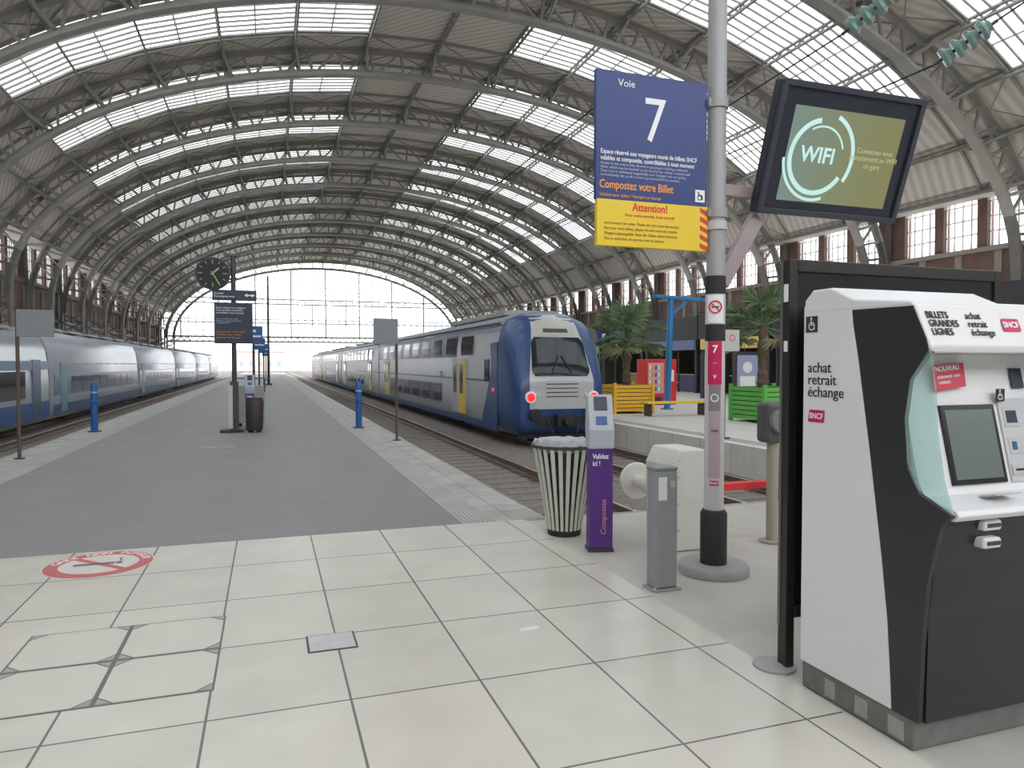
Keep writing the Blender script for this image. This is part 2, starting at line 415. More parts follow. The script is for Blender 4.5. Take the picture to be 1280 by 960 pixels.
for i,(x,y,wd,h,c) in enumerate(((-40,262,30,9,(.72,.68,.66)),(-2,262,16,6,(.75,.62,.58)),(62,262,36,9,(.70,.70,.72)))):  # glare and haze of the far end are painted into these pale colours
    b=MB(); b.box(-wd/2,wd/2,-5,5,-.67,h,0)
    b.prism([(-5.4,h),(5.4,h),(0,h+2)],-wd/2,wd/2,'X',1)
    for q in range(int(wd/3)):
        for fl in range(int(h/3.2)): b.box(-wd/2+1+q*3,-wd/2+2.2+q*3,-5.06,-5,1+fl*3.2,2.8+fl*3.2,1)
    tag(b.obj('distant_building',[mat('bld%d'%i,c,.9),mat('bldroof',(.45,.46,.5),.8)],loc=(x,y,0)),'pale distant building beyond the tracks','building')

def roof_fill(x,y,z,pw,ang=0):  # invented light troughs, added out of view to brighten the vault
    e=thing('added_roof_fill','added light trough hidden from view, brightening the roof','added fill light',(x,y,z),'added roof fill lights')
    b=MB(); b.box(-.9,.9,-2.6,2.6,0,.05); b.box(-.9,-.85,-2.6,2.6,.05,.3); b.box(.85,.9,-2.6,2.6,.05,.3); b.box(-.85,.85,-2.6,-2.55,.05,.3); b.box(-.85,.85,2.55,2.6,.05,.3)
    b.obj('housing',M_grey,e)
    L=bpy.data.lights.new('roof_fill_light','AREA'); L.shape='RECTANGLE'; L.size=1.5; L.size_y=4.8; L.energy=pw; L.color=(1,.985,.96)
    lo=bpy.data.objects.new('fill_light',L); COL.objects.link(lo); lo.parent=e; lo.location=(0,0,.12); lo.rotation_euler=(math.pi,ang,0)
for i in range(7):
    roof_fill(30.2,20+i*6.5,3.62,130)
    roof_fill(-15.0,16+i*14,0.02,230)

# ------------------------------------------------------------------ floor fittings
e=thing('manhole_cover','square metal-framed floor hatch with four octagonal tile insets','manhole cover',(-1.45,4.07,0))
W,H=1.16,1.2; b=MB()
b.box(0,W,0,H,0.0005,0.002); b.obj('frame',mat('hatch_joint',(.17,.16,.145),.9),e)
mt=mat('hatch_tile',(.61,.585,.52),.3,0,.08,4); ms=mat('hatch_metal',(.36,.35,.32),.6,.0,.2,20)
for ix in (0,1):
    for iy in (0,1):
        x0=.014+ix*W/2;x1=x0+W/2-.026;y0=.018+iy*H/2;y1=y0+H/2-.034;c=.085
        b=MB(); b.prism([(x0+c,y0),(x1-c,y0),(x1,y0+c),(x1,y1-c),(x1-c,y1),(x0+c,y1),(x0,y1-c),(x0,y0+c)],.002,.004,'Z')
        b.obj('tile_inset',mt,e)
        for (a,d,sx,sy) in ((x0,y0,1,1),(x1,y0,-1,1),(x1,y1,-1,-1),(x0,y1,1,-1)):
            b=MB(); b.prism([(a,d),(a+sx*.068,d),(a,d+sy*.068)],.002,.004,'Z'); b.obj('corner_plate',ms,e)
e=thing('floor_access_plate','small brushed steel access plate set in the tiles','floor plate',(.363,4.55,0))
bx('rim',M_dark,e,-.15,.15,-.14,.14,.0005,.004)
bx('plate',M_steel,e,-.138,.138,-.128,.128,.004,.007,bevel=.002)
e=thing('no_smoking_floor_sticker','round white floor sticker with red no-smoking ring','floor sticker',(-1.41,7.0,0))
b=MB(); b.cyl((0,0,.0005),(0,0,.002),.43,n=64); b.obj('backing',mat('sticker_white',(.62,.58,.54),.5,0,.1,8),e)
b=MB(); b.ring((0,0,0),.31,.42,.002,.003); b.beam((-.23,.23,.0027),(.23,-.23,.0027),.06,.0008,ref=(1,1,0)); b.obj('prohibition_ring',mat('sticker_red',(.52,.12,.12),.5,0,.15,10),e)
b=MB(); b.box(-.2,.12,-.03,.03,.0031,.0036); b.box(.13,.18,-.03,.03,.0031,.0036)
for i in range(5): b.beam((.15+.012*math.sin(i*1.3),.05+i*.025,.0034),(.15+.012*math.sin((i+1)*1.3),.075+i*.025,.0034),.012,.0006,ref=(1,0,0))
b.obj('cigarette_mark',mat('sticker_dark',(.12,.12,.16),.6),e)
for i,ch in enumerate('GARE NON FUMEUR'):
    a=math.radians(165-i*10.7)
    if ch!=' ':
        text(ch,.095,M_lwhite,e,(.365*math.cos(a),.365*math.sin(a),.0035),rot=(0,0,a-R90),align='CENTER',bold=.02,extr=.0002)
b=MB(); b.prism([(0,0),(.14,.02),(.13,.07),(.01,.05)],.0005,.0015,'Z'); tag(b.obj('paper_scrap',M_white,loc=(1.55,4.32,0)),'small white scrap of paper on the tiles','paper')
b=MB(); b.box(-.35,.35,-.2,.2,.0005,.003)
for i in range(9): b.box(-.33,.33,-.18+i*.043,-.16+i*.043,.003,.006,1)
tag(b.obj('drain_cover',[M_asph,M_grey],loc=(-1.0,16.0,0)),'flat grey metal drain cover in the asphalt','drain cover')

# ------------------------------------------------------------------ pole with signs
PX,PY=3.54,5.07
e=thing('sign_pole','tall grey steel pole with black foot and round concrete base','sign pole',(PX,PY,0))
b=MB(); b.lathe([(.29,0),(.29,.05),(.275,.075)],48); b.obj('base',M_grey,e,smooth=True)
b=MB(); b.lathe([(.11,.075),(.11,.5),(.09,.53)],32); b.obj('foot_sleeve',M_blackm,e,smooth=True)
b=MB(); b.lathe([(.077,.5),(.077,5.6)],32); b.obj('shaft',mat('pole_grey',(.36,.36,.37),.45,.1,.06,6),e,smooth=True)
b=MB(); b.lathe([(.081,.5),(.081,2.42)],32); b.obj('wrap',mat('pole_wrap',(.60,.58,.58),.45),e,smooth=True)
for z0,z1 in ((2.33,2.48),(1.94,2.08)):
    b=MB(); b.lathe([(.083,z0),(.083,z1)],32); b.obj('black_band',M_blackm,e,smooth=True)
b=MB(); b.lathe([(.09,2.86),(.09,2.93)],32); b.obj('collar',M_lgrey,e,smooth=True)
def curved(e,name,m,z0,z1,half,rad,ang=None):
    ang = ang if ang is not None else math.atan2(-PY,-PX)
    b=MB(); vs=[];n=8
    for i in range(n+1):
        a=ang-half+2*half*i/n
        for z in (z0,z1): vs.append((rad*math.cos(a),rad*math.sin(a),z))
    b.add(vs,[(2*i,2*i+2,2*i+3,2*i+1) for i in range(n)])
    return b.obj(name,m,e)
curved(e,'pink_strip',M_pink,1.58,1.94,.75,.0825)
curved(e,'grey_strip',mat('strip_grey',(.26,.24,.25),.5),1.36,1.58,.62,.0825)
curved(e,'pale_strip',mat('strip_pale',(.48,.38,.40),.5),.80,1.36,.62,.0825)
ang=math.atan2(-PY,-PX)
def polepos(z,rad=.086): return (rad*math.cos(ang), rad*math.sin(ang), z)
prot=(R90,0,ang+R90)
text('7',.085,M_lwhite,e,polepos(1.87),rot=prot,align='CENTER',bold=.03)
text('...',.05,M_lwhite,e,polepos(1.77),rot=prot,align='CENTER')
text('v',.06,M_lwhite,e,polepos(1.65),rot=prot,align='CENTER',bold=.02)
text('voie',.035,M_letdark,e,polepos(1.20),rot=prot,align='CENTER')
b=MB(); b.ring((0,0,0),.024,.034,0,.001,24); b.obj('round_mark',M_lwhite,e,loc=polepos(1.47),rot=prot)
M_logo=mat('logo_magenta',(.56,.012,.10),.4)
def sncf(parent,loc,rot,wd,name='logo_mark'):
    h=wd*.55; b=MB(); s=h*.22
    b.prism([(-wd/2+s*.3,-h/2),(wd/2-s*.9,-h/2),(wd/2-s*.3,-h/2+s*.4),(wd/2,h/2-s*.4),(wd/2-s*.4,h/2),(-wd/2+s*1.1,h/2),(-wd/2+s*.6,h/2-s*.4),(-wd/2,-h/2+s*.4)],0,.001,'Z')
    o=b.obj(name,M_logo,parent,loc=loc,rot=rot)
    text('SNCF',h*.62,M_lwhite,o,(0,0,.0018),rot=(0,0,0),align='CENTER',bold=.03,extr=.0003)
    return o
sncf(e,polepos(.76),prot,.075)
curved(e,'sticker',M_lwhite,2.09,2.32,.85,.0845)
b=MB(); b.ring((0,0,0),.042,.055,0,.001,axis='Z'); b.beam((-.035,.035,.0005),(.035,-.035,.0005),.011,.001,ref=(1,1,0)); b.box(-.03,.03,-.006,.006,0,.0008,1)
b.obj('prohibition_mark',[M_red,M_letdark],e,loc=polepos(2.22,rad=.0875),rot=prot)
for z in (3.0,3.9):
    b=MB(); b.box(-.10,.05,-.04,.04,z-.03,z+.03); b.cyl((0,0,z-.04),(0,0,z+.04),.092,n=24); b.obj('clamp',M_grey,e,smooth=True)

e=thing('platform_sign','blue platform number 7 sign above a yellow warning strip','sign',(2.43,5.08,2.68))
SW=1.01
bx('blue_panel',M_blue,e,0,SW,-.02,.02,.36,1.37,bevel=.004)
bx('yellow_panel',M_yellow,e,.01,SW+.01,-.025,.02,0,.365,bevel=.004)
Yf=-.0215
text('Voie',.082,M_lwhite,e,(.19,Yf,1.28))
text('7',.50,M_lwhite,e,(.52,Yf,1.0),align='CENTER',sx=.85)
text('Espace réservé aux voyageurs munis de billets SNCF\nvalables et compostés, contrôlables à tout moment',.050,M_lwhite,e,(.04,Yf,.71),bold=.010,sx=.82)
text("Access to this area is only allowed to passengers holding a validated\nticket, which may be checked at any time by the railway company staff\nDeze zone is uitsluitend toegankelijk voor reizigers met een geldig\nvervoerbewijs dat op elk moment gecontroleerd kan worden",.030,mat('letter_pale',(.45,.5,.62),.5),e,(.04,Yf,.60),sx=.95)
text('Compostez votre Billet',.092,M_orange,e,(.03,Yf,.48),bold=.01,sx=.76)
text('Validate your ticket / Stempel uw kaartje',.035,M_orange,e,(.03,Yf,.40),sx=.95)
b=MB(); b.box(.9,.99,-.0225,-.02,.40,.50,0); b.ring((.94,-.0235,.435),.014,.021,0,.001,24,axis='Y',mi=1); b.box(.925,.935,-.0245,-.0225,.445,.485,1); b.box(.935,.96,-.0245,-.0225,.455,.462,1); b.box(.955,.97,-.0245,-.0225,.42,.455,1)
b.obj('wheelchair_mark',[M_lwhite,M_dblue],e)
Yg=-.0265
text('Attention!',.09,M_red,e,(.48,Yg,.315),align='CENTER',bold=.015,sx=.85)
text("Pour votre sécurité, il est interdit",.033,M_red,e,(.48,Yg,.25),align='CENTER')
text("de traverser les voies. Please do not cross the tracks.\nFor your own safety, please do not cross the tracks.\nWegen Lebensgefahr bitte die Gleise nicht betreten.\nHet is verboden de sporen over te steken.",.034,mat('letter_brown',(.33,.20,.02),.5),e,(.07,Yg,.12),sx=.92,space=1.2)
x0,x1=.945,1.018
for i in range(5):
    z=.0+i*.072; b=MB(); b.prism([(x0,z+.03),(x1,z),(x1,z+.035),(x0,z+.068)],-.0275,-.025,'Y'); b.obj('hazard_stripe',M_red,e)

# monitor
e=thing('information_monitor','large dark framed hanging screen showing WIFI on green','monitor',(PX,PY,0))
mx0,mx1=3.88-PX,5.37-PX; mw=mx1-mx0
piv=Vector(((mx0+mx1)/2,5.0-PY,3.02)); tilt=math.atan(.33/1.0)
Mr=Matrix.Translation(piv)@Matrix.Rotation(tilt,4,'X')
mh=1.05
def mobj(b,name,m,**k):
    b.v=[tuple(Mr@Vector(v)) for v in b.v]; return b.obj(name,m,e,**k)
b=MB(); b.box(-mw/2,mw/2,0,.11,0,mh); mobj(b,'casing',mat('monitor_case',(.022,.027,.042),.35,.1),bevel=.02)
t=.05
def fr(x0,x1,z0,z1,ya,yb):
    b=MB(); o=[(x0,z0),(x1,z0),(x1,z1),(x0,z1)]; i=[(x0+t,z0+t),(x1-t,z0+t),(x1-t,z1-t),(x0+t,z1-t)]
    vs=[]
    for y in (ya,yb): vs+= [(p[0],y,p[1]) for p in o+i]
    fs=[]
    for k in range(4):
        n=(k+1)%4; fs+= [(k,n,4+n,4+k),(8+k,8+4+k,8+4+n,8+n),(k,8+k,8+n,n),(4+k,4+n,12+n,12+k)]
    b.add(vs,fs); return b
mobj(fr(-mw/2,mw/2,0,mh,-.025,.002),'bezel',mat('monitor_bezel',(.045,.05,.068),.4,.1),bevel=.006)
m=bpy.data.materials.new('lit_screen'); m.use_nodes=True; nt=m.node_tree; pb=nt.nodes['Principled BSDF']
tc=nt.nodes.new('ShaderNodeTexCoord'); sp=nt.nodes.new('ShaderNodeSeparateXYZ'); cr=nt.nodes.new('ShaderNodeValToRGB')
nt.links.new(tc.outputs['Generated'],sp.inputs[0]); nt.links.new(sp.outputs['X'],cr.inputs[0])
cr.color_ramp.elements[0].color=(0.17,0.25,0.22,1); cr.color_ramp.elements[1].color=(0.21,0.205,0.075,1); el=cr.color_ramp.elements.new(.5); el.color=(.20,.225,.115,1)
nt.links.new(cr.outputs[0],pb.inputs['Emission Color']); pb.inputs['Emission Strength'].default_value=.9; pb.inputs['Base Color'].default_value=(.04,.04,.03,1); pb.inputs['Roughness'].default_value=.35
b=MB(); b.box(-mw/2+.17,mw/2-.17,-.008,-.002,.12,mh-.18); mobj(b,'screen',m)
ms=mat('screen_white',(.38,.56,.54),.5,emit=.75)
for r0,r1,a0,a1 in ((.27,.31,100,330),(.33,.365,-30,70),(.335,.36,185,290),(.235,.25,20,120)):
    b=MB(); b.ring((-.245,-.012,.49),r0,r1,0,.003,36,'Y',math.radians(a0),math.radians(a1)); mobj(b,'screen_ring',ms)
def mtext(s,size,x,z,m,**k):
    o=text(s,size,m,e,(0,0,0),**k); L=Matrix.Translation(Vector((x,-.012,z)))@Matrix.Rotation(R90,4,'X')
    Mx=Mr@L; o.location=Mx.to_translation(); o.rotation_euler=Mx.to_euler()
mtext('WIFI',.175,-.26,.50,ms,align='CENTER',bold=.02)
mtext("Connectez-vous\ngratuitement au WIFI\nen gare",.06,.33,.52,mat('screen_faint',(.36,.38,.2),.5,emit=.5),align='CENTER')
M_brk=mat('bracket_grey',(.33,.27,.28),.5,.1)
b=MB(); b.beam((.05,0,2.42),(.42,.02,3.0),.07,.13,ref=(0,1,0)); b.obj('bracket',M_brk,e,bevel=.01)
b=MB(); b.beam((.36,.03,3.2),(.05,.0,3.2),.07,.1); b.obj('bracket',M_brk,e,bevel=.01)

# ------------------------------------------------------------------ litter bin
e=thing('litter_bin','flared litter bin of pale slats with dark gaps and a bag','litter bin',(2.88,6.72,0))
b=MB(); b.lathe([(.15,.04),(.165,.08),(.19,.25),(.265,.88),(.25,.88),(.16,.12)],28)
b.obj('liner',mat('bin_dark',(.025,.03,.028),.5),e,smooth=True)
b=MB()
for i in range(24):
    a=2*math.pi*i/24; last=None
    for j in range(7):
        f=j/6; r=.175+(.325-.175)*f**1.1; p=Vector((r*math.cos(a),r*math.sin(a),.06+.87*f))
        if last: b.beam(last,p,.026+.016*f,.012,ref=(-math.sin(a),math.cos(a),0))
        last=p
b.obj('slats',mat('bin_slat',(.58,.59,.51),.5,0,.12,9),e)
b=MB(); b.ring((0,0,.90),.315,.34,0,.03,40); b.obj('rim',M_dark,e,smooth=True)
b=MB(); b.lathe([(.26,.86),(.315,.93),(.30,.975),(.2,.955),(.05,.93)],26)
for i in range(len(b.v)):
    v=b.v[i]; b.v[i]=(v[0]*(1+.05*math.sin(i*2.1)),v[1]*(1+.05*math.cos(i*1.7)),v[2]+.014*math.sin(i*3.3))
b.obj('bag',mat('bag_plastic',(.42,.44,.45),.3,0,.2,12),e,smooth=True)
b=MB(); b.lathe([(.17,0),(.18,.06),(.16,.09)],24); b.obj('foot',M_blackm,e)

# ------------------------------------------------------------------ ticket validator
def validator(loc,label,rz=0):
    e=thing('ticket_validator',label,'ticket validator',loc,rot=(0,0,rz))
    bx('base',M_dark,e,-.12,.12,-.09,.09,0,.03)
    b=MB(); b.prism([(-.09,.03),(.09,.03),(.075,.5),(.085,.98),(-.085,.98),(-.095,.5)],-.11,.11,'X'); b.obj('pedestal',M_purple,e,bevel=.012)
    b=MB(); b.prism([(-.10,.96),(.08,.96),(.11,1.20),(.07,1.44),(.0,1.47),(-.11,1.14)],-.12,.12,'X'); b.obj('head',mat('validator_head',(.43,.46,.51),.4,0,.04,5),e,bevel=.02)
    b=MB(); b.prism([(-.055,1.32),(-.015,1.44),(-.02,1.445),(-.062,1.325)],-.06,.06,'X'); b.obj('display',M_dblue,e)
    b=MB(); b.prism([(-.098,1.19),(-.074,1.26),(-.08,1.265),(-.105,1.195)],-.05,.05,'X'); b.obj('ticket_slot',M_bblue,e)
    text('Validez\nici !',.065,M_lwhite,e,(-.085,-.098,.86),bold=.02,sx=.8)
    text('Compostez',.07,mat('letter_violet',(.5,.2,.35),.5),e,(.02,-.10,.33),rot=(R90,-R90,0),bold=.02,align='CENTER')
    return e
validator((2.94,6.02,0),'purple ticket validator with pale grey slanted head',-.25)

e=thing('steel_stanchion','plain grey rectangular steel post bolted to the floor','stanchion',(2.90,4.83,0))
bx('foot_plate',M_grey,e,-.12,.12,-.09,.09,0,.012)
for sx in (-.1,.1):
    for sy in (-.07,.07):
        b=MB(); b.cyl((sx,sy,.012),(sx,sy,.025),.012,n=8); b.obj('bolt',M_steel,e)
M_stan=mat('stanchion_grey',(.29,.30,.31),.45,.1,.1,9)
bx('post',M_stan,e,-.10,.10,-.07,.07,.012,.93,bevel=.02)
bx('cap',mat('stanchion_cap',(.24,.25,.25),.4,.1),e,-.102,.102,-.072,.072,.925,.955,bevel=.012)
bx('paper_label',M_white,e,-.075,-.0,-.0725,-.071,.70,.88)
bx('keyhole_plate',M_steel,e,.03,.07,-.0735,-.07,.80,.85)

# ------------------------------------------------------------------ buffer stop
e=thing('buffer_stop','white-painted buffer stop with round buffers and red crossbeam','buffer stop',(4.62,5.95,0))
for sx in (-.87,1.35):
    b=MB(); b.prism([(-.21,0),(.21,0),(.22,.80),(.14,.95),(-.14,.95),(-.22,.80)],-.25,.25,'Y')
    b.obj('housing',M_cream,e,loc=(sx,0,0),bevel=.02)
    for z in (.2,.45,.7,.85):
        for x in (-.15,.15): b=MB(); b.cyl((x,-.258,z),(x,-.248,z),.014,n=10); b.obj('rivet',M_lgrey,e,loc=(sx,0,0))
    b=MB(); b.cyl((0,.22,.49),(0,.55,.49),.10,n=24); b.cyl((0,.5,.49),(0,.80,.49),.07,n=24); b.obj('plunger',M_cream,e,loc=(sx,0,0),smooth=True)
    b=MB(); b.cyl((0,.80,.49),(0,.85,.49),.20,n=36); b.obj('buffer_disc',M_cream,e,loc=(sx,0,0),smooth=True,bevel=.012)
bx('crossbeam',M_red,e,-.66,1.14,-.05,.05,.50,.57,bevel=.008)
e=thing('hose_post','tan steel post carrying a dark box with round cover','utility post',(4.68,5.74,0))
b=MB(); b.cyl((0,0,0),(0,0,.02),.12,n=24); b.cyl((0,0,.02),(0,0,1.05),.055,n=24); b.obj('post',mat('post_tan',(.36,.33,.27),.6,0,.15,8),e,smooth=True)
bx('box',mat('box_grey',(.09,.09,.095),.5),e,-.13,.13,-.1,.1,.98,1.38,bevel=.045)
b=MB(); b.cyl((-.01,-.10,1.2),(-.01,-.16,1.2),.115,n=32); b.cyl((-.01,-.16,1.2),(-.01,-.18,1.2),.05,n=20); b.obj('round_cover',mat('cover_grey',(.2,.2,.2),.5),e,smooth=True,bevel=.01)

# ------------------------------------------------------------------ display stand
e=thing('display_board','tall dark framed notice board on a post with round foot','notice board',(2.78,3.30,0))
b=MB(); b.lathe([(.12,0),(.12,.012),(.05,.03)],32,c=(-.02,.05)); b.obj('foot',M_grey,e,smooth=True)
bx('upright',M_frame,e,-.01,.05,-.03,.04,.02,2.34,bevel=.006)
bx('edge_strip',mat('edge_grey',(.16,.155,.15),.4,.2),e,-.014,-.01,.02,.038,.25,2.33)
bx('upright',M_frame,e,1.58,1.64,-.03,.04,.0,2.34,bevel=.006)
bx('frame_rail',M_frame,e,.05,1.58,-.03,.04,2.27,2.34,bevel=.006)
bx('frame_rail',M_frame,e,.05,1.58,-.03,.04,.3,.37,bevel=.006)
bx('panel',M_black,e,.05,1.58,-.015,.025,.37,2.27)
bx('sticker',M_lwhite,e,-.0115,-.01,-.022,.014,2.1,2.2); bx('sticker',M_lwhite,e,-.0115,-.01,-.02,.010,1.82,1.88)

# ------------------------------------------------------------------ ticket machine
KX=2.74
e=thing('ticket_machine','white and black self-service ticket machine with touch screen','ticket machine',(KX,2.385,0))
def P(l): return [(y-2.40,z) for y,z in l]
KW=.98
b=MB(); b.prism(P([(3.12,0),(3.12,.14),(2.41,.14),(2.41,0)]),0.0,KW,'X'); 
b.obj('plinth',mat('plinth_grey',(.17,.17,.165),.5,.1,.3,12),e,bevel=.01)
for i in range(3):
    bx('plinth_scuff',mat('plinth_light',(.34,.335,.31),.6,0,.25,14),e,-.002,0,.06+.21*i,.15+.2*i,.02,.11)
b=MB(); b.prism(P([(3.10,.14),(3.10,2.0),(2.62,2.0),(2.62,1.78),(2.50,1.20),(2.30,1.06),(2.345,.85),(2.37,.6),(2.375,.14)]),.03,KW-.03,'X'); b.obj('cabinet',M_black,e)
white=[(3.125,.14),(3.125,2.05),(3.10,2.10),(3.05,2.125),(2.93,2.12),(2.80,2.035)]
curve=[(2.79,1.95),(2.755,1.78),(2.72,1.58),(2.68,1.35),(2.64,1.1),(2.60,.85),(2.56,.55),(2.54,.3),(2.53,.14)]
for nm,x0 in (('side_panel',-.008),('side_panel',KW-.027)):
    b=MB(); b.prism(P(white+curve),x0,x0+.035,'X'); b.obj(nm,M_white,e,bevel=.004)
dark=[(2.80,2.035)]+curve+[(2.385,.14),(2.375,.5),(2.35,.8),(2.29,1.05),(2.24,1.10),(2.40,1.17),(2.465,1.28),(2.485,1.5),(2.46,1.68),(2.36,1.80),(2.375,1.86),(2.45,2.02)]
for x0 in (-.004,KW-.03):
    b=MB(); b.prism(P(dark),x0,x0+.03,'X'); b.obj('side_trim',mat('kiosk_dark',(.028,.029,.031),.35,0,.2,6),e,bevel=.003)
b=MB(); b.prism(P([(3.12,2.02),(3.12,2.09),(3.06,2.14),(2.93,2.14),(2.78,2.07),(2.45,2.035),(2.44,2.01)]),-.01,KW+.01,'X'); b.obj('top_cap',M_white,e,bevel=.012)
b=MB(); b.prism(P([(2.44,2.02),(2.355,1.83),(2.365,1.80),(2.65,1.80),(2.65,2.02)]),.0,KW,'X'); b.obj('header',M_white,e,bevel=.008)
b=MB(); b.prism(P([(2.60,1.80),(2.56,1.80),(2.52,1.62),(2.42,1.18),(2.40,1.155),(2.24,1.12),(2.225,1.10),(2.245,1.075),(2.50,1.05),(2.60,1.3)]),.025,KW-.025,'X'); b.obj('fascia',M_white,e,bevel=.006)
fin=[(2.355,1.82),(2.45,1.68),(2.478,1.5),(2.46,1.3),(2.40,1.19),(2.235,1.11),(2.28,1.25),(2.315,1.45),(2.33,1.65)]
for x0 in (-.006,KW-.006):
    b=MB(); b.prism(P(fin),x0,x0+.012,'X'); b.obj('privacy_fin',M_fin,e)
fa=math.atan2(2.52-2.42,1.62-1.18)
FM=Matrix.Translation(Vector((0,2.42-2.40,1.18)))@Matrix.Rotation(-fa,4,'X')
def fobj(b,name,m,**k):
    b.v=[tuple(FM@Vector(v)) for v in b.v]; return b.obj(name,m,e,**k)
def fbox(name,m,*a,**k):
    b=MB(); b.box(*a); return fobj(b,name,m,**k)
fbox('screen_frame',M_black,.22,.57,-.012,.02,.01,.385,bevel=.006)
fbox('touch_screen',mat('kiosk_screen',(.13,.16,.15),.2,emit=.12),.245,.545,-.0135,-.012,.035,.36)
fbox('recess_panel',mat('panel_shade',(.55,.55,.56),.4),.60,.78,-.009,0,.01,.41)
fbox('card_reader',M_lgrey,.62,.72,-.012,.01,.27,.37,bevel=.003); fbox('card_display',M_dblue,.635,.705,-.0135,-.012,.29,.35)
b=MB(); b.box(.80,.93,-.015,.01,.2,.42,0)
for i in range(4):
    for j in range(3): b.box(.815+j*.037,.843+j*.037,-.02,-.015,.22+i*.035,.245+i*.035,1)
fobj(b,'keypad',[M_lgrey,M_dark])
fbox('contactless_reader',M_lgrey,.62,.72,-.012,.01,.14,.22,bevel=.003); fbox('reader_light',M_bblue,.64,.67,-.014,-.012,.16,.20)
fbox('banknote_slot',M_lgrey,.61,.75,-.014,.01,.04,.09); fbox('slot_gap',M_black,.63,.73,-.0155,-.014,.060,.070)
fbox('instruction_plate',M_lgrey,.30,.46,-.145,-.06,-.045,-.038)
for z in (1.035,.955):
    bx('dispenser_handle',M_white,e,.24,.35,-.125,-.02,z-.025,z+.025,bevel=.015)
    bx('handle_slot',M_dark,e,.255,.335,-.128,-.123,z-.008,z+.01)
hr=math.atan2(.085,.19)
HM=Matrix.Translation(Vector((0,2.355-2.40-.002,1.83)))@Matrix.Rotation(-hr,4,'X')
def htext(s,size,x,z,m,**k):
    o=text(s,size,m,e,(0,0,0),**k); Mx=HM@Matrix.Translation(Vector((x,-.002,z)))@Matrix.Rotation(R90,4,'X'); o.location=Mx.to_translation(); o.rotation_euler=Mx.to_euler()
htext('BILLETS\nGRANDES\nLIGNES',.048,.035,.11,M_letdark,bold=.008,space=.88,sx=.82)
htext('achat\nretrait\néchange',.048,.27,.11,M_letdark,space=.88,sx=.95)
Mx=HM@Matrix.Translation(Vector((.54,-.002,.11)))@Matrix.Rotation(R90,4,'X'); sncf(e,Mx.to_translation(),Mx.to_euler(),.12)
b=MB(); b.prism([(.19,.45),(.39,.47),(.40,.585),(.20,.57)],-.03,-.022,'Y'); fobj(b,'red_sticker',mat('sticker_crimson',(.62,.04,.08),.45))
def ftext(s,size,x,z,**k):
    o=text(s,size,M_lwhite,e,(0,0,0),**k); Mx=FM@Matrix.Translation(Vector((x,-.032,z)))@Matrix.Rotation(R90,4,'X')@Matrix.Rotation(.08,4,'Z'); o.location=Mx.to_translation(); o.rotation_euler=Mx.to_euler()
ftext('NOUVEAU',.036,.21,.55,bold=.02,sx=.9)
ftext('paiement sans\ncontact',.026,.215,.50)
fbox('info_sticker',M_dblue,.72,.80,-.012,-.008,.46,.56)
text('achat\nretrait\néchange',.078,M_letdark,e,(-.0095,.69,1.665),rot=LEFT,space=.82)
sncf(e,(-.009,.625,1.475),LEFT,.12)
def wheelchair(parent,loc,rot,s):
    b=MB(); b.box(-s/2,s/2,-s/2,s/2,0,.001,0)
    b.ring((.0,-.12*s,.001),.2*s,.26*s,0,.001,24,mi=1); b.cyl((-.04*s,.36*s,.001),(-.04*s,.36*s,.002),.08*s,n=14,mi=1)
    b.box(-.08*s,0,-.05*s,.27*s,.001,.002,1); b.box(-.04*s,.2*s,.06*s,.12*s,.001,.002,1); b.box(-.04*s,.26*s,-.08*s,-.01*s,.001,.002,1); b.box(.2*s,.27*s,-.32*s,-.02*s,.001,.002,1)
    return b.obj('wheelchair_mark',[M_letdark,M_lwhite],parent,loc=loc,rot=rot)
wheelchair(e,(-.009,.665,1.96),LEFT,.085)
wheelchair(e,(.60,.085,1.60),FRONT,.06)

# ------------------------------------------------------------------ bollards, signal boards, clock
def bollard(x,y):
    e=thing('platform_bollard','tall blue cylindrical platform end post','bollard',(x,y,0),'blue platform posts')
    b=MB(); b.cyl((0,0,0),(0,0,.03),.16,n=24); b.obj('base',M_dark,e,smooth=True)
    b=MB(); b.lathe([(.085,.03),(.085,1.22),(.07,1.27),(.03,1.29)],24); b.obj('post',M_bblue,e,smooth=True)
    b=MB(); b.ring((0,0,0),.086,.091,1.0,1.04,24); b.obj('band',M_lgrey,e,smooth=True)
    bx('bracket',M_bblue,e,-.1,.1,-.12,.1,.75,.8)
bollard(-4.25,20.8); bollard(2.34,19.7)
def mastsign(x,y,h,sx,w_,hh):
    e=thing('signal_post','thin brown post carrying a plain grey board','signal post',(x,y,0))
    b=MB(); b.cyl((0,0,0),(0,0,.02),.09,n=16); b.obj('base',M_dark,e)
    b=MB(); b.cyl((0,0,.02),(0,0,h),.032,n=14); b.obj('post',mat('rust_post',(.12,.085,.07),.7,.1,.2,8),e,smooth=True)
    bx('board',mat('plain_board',(.23,.25,.26),.6,.0,.1,4),e,sx-w_/2,sx+w_/2,-.06,-.03,h-hh,h,bevel=.01)
    return e
mastsign(-4.35,15.3,2.75,.30,.60,.50); mastsign(2.78,16.2,2.78,-.25,.55,.58)

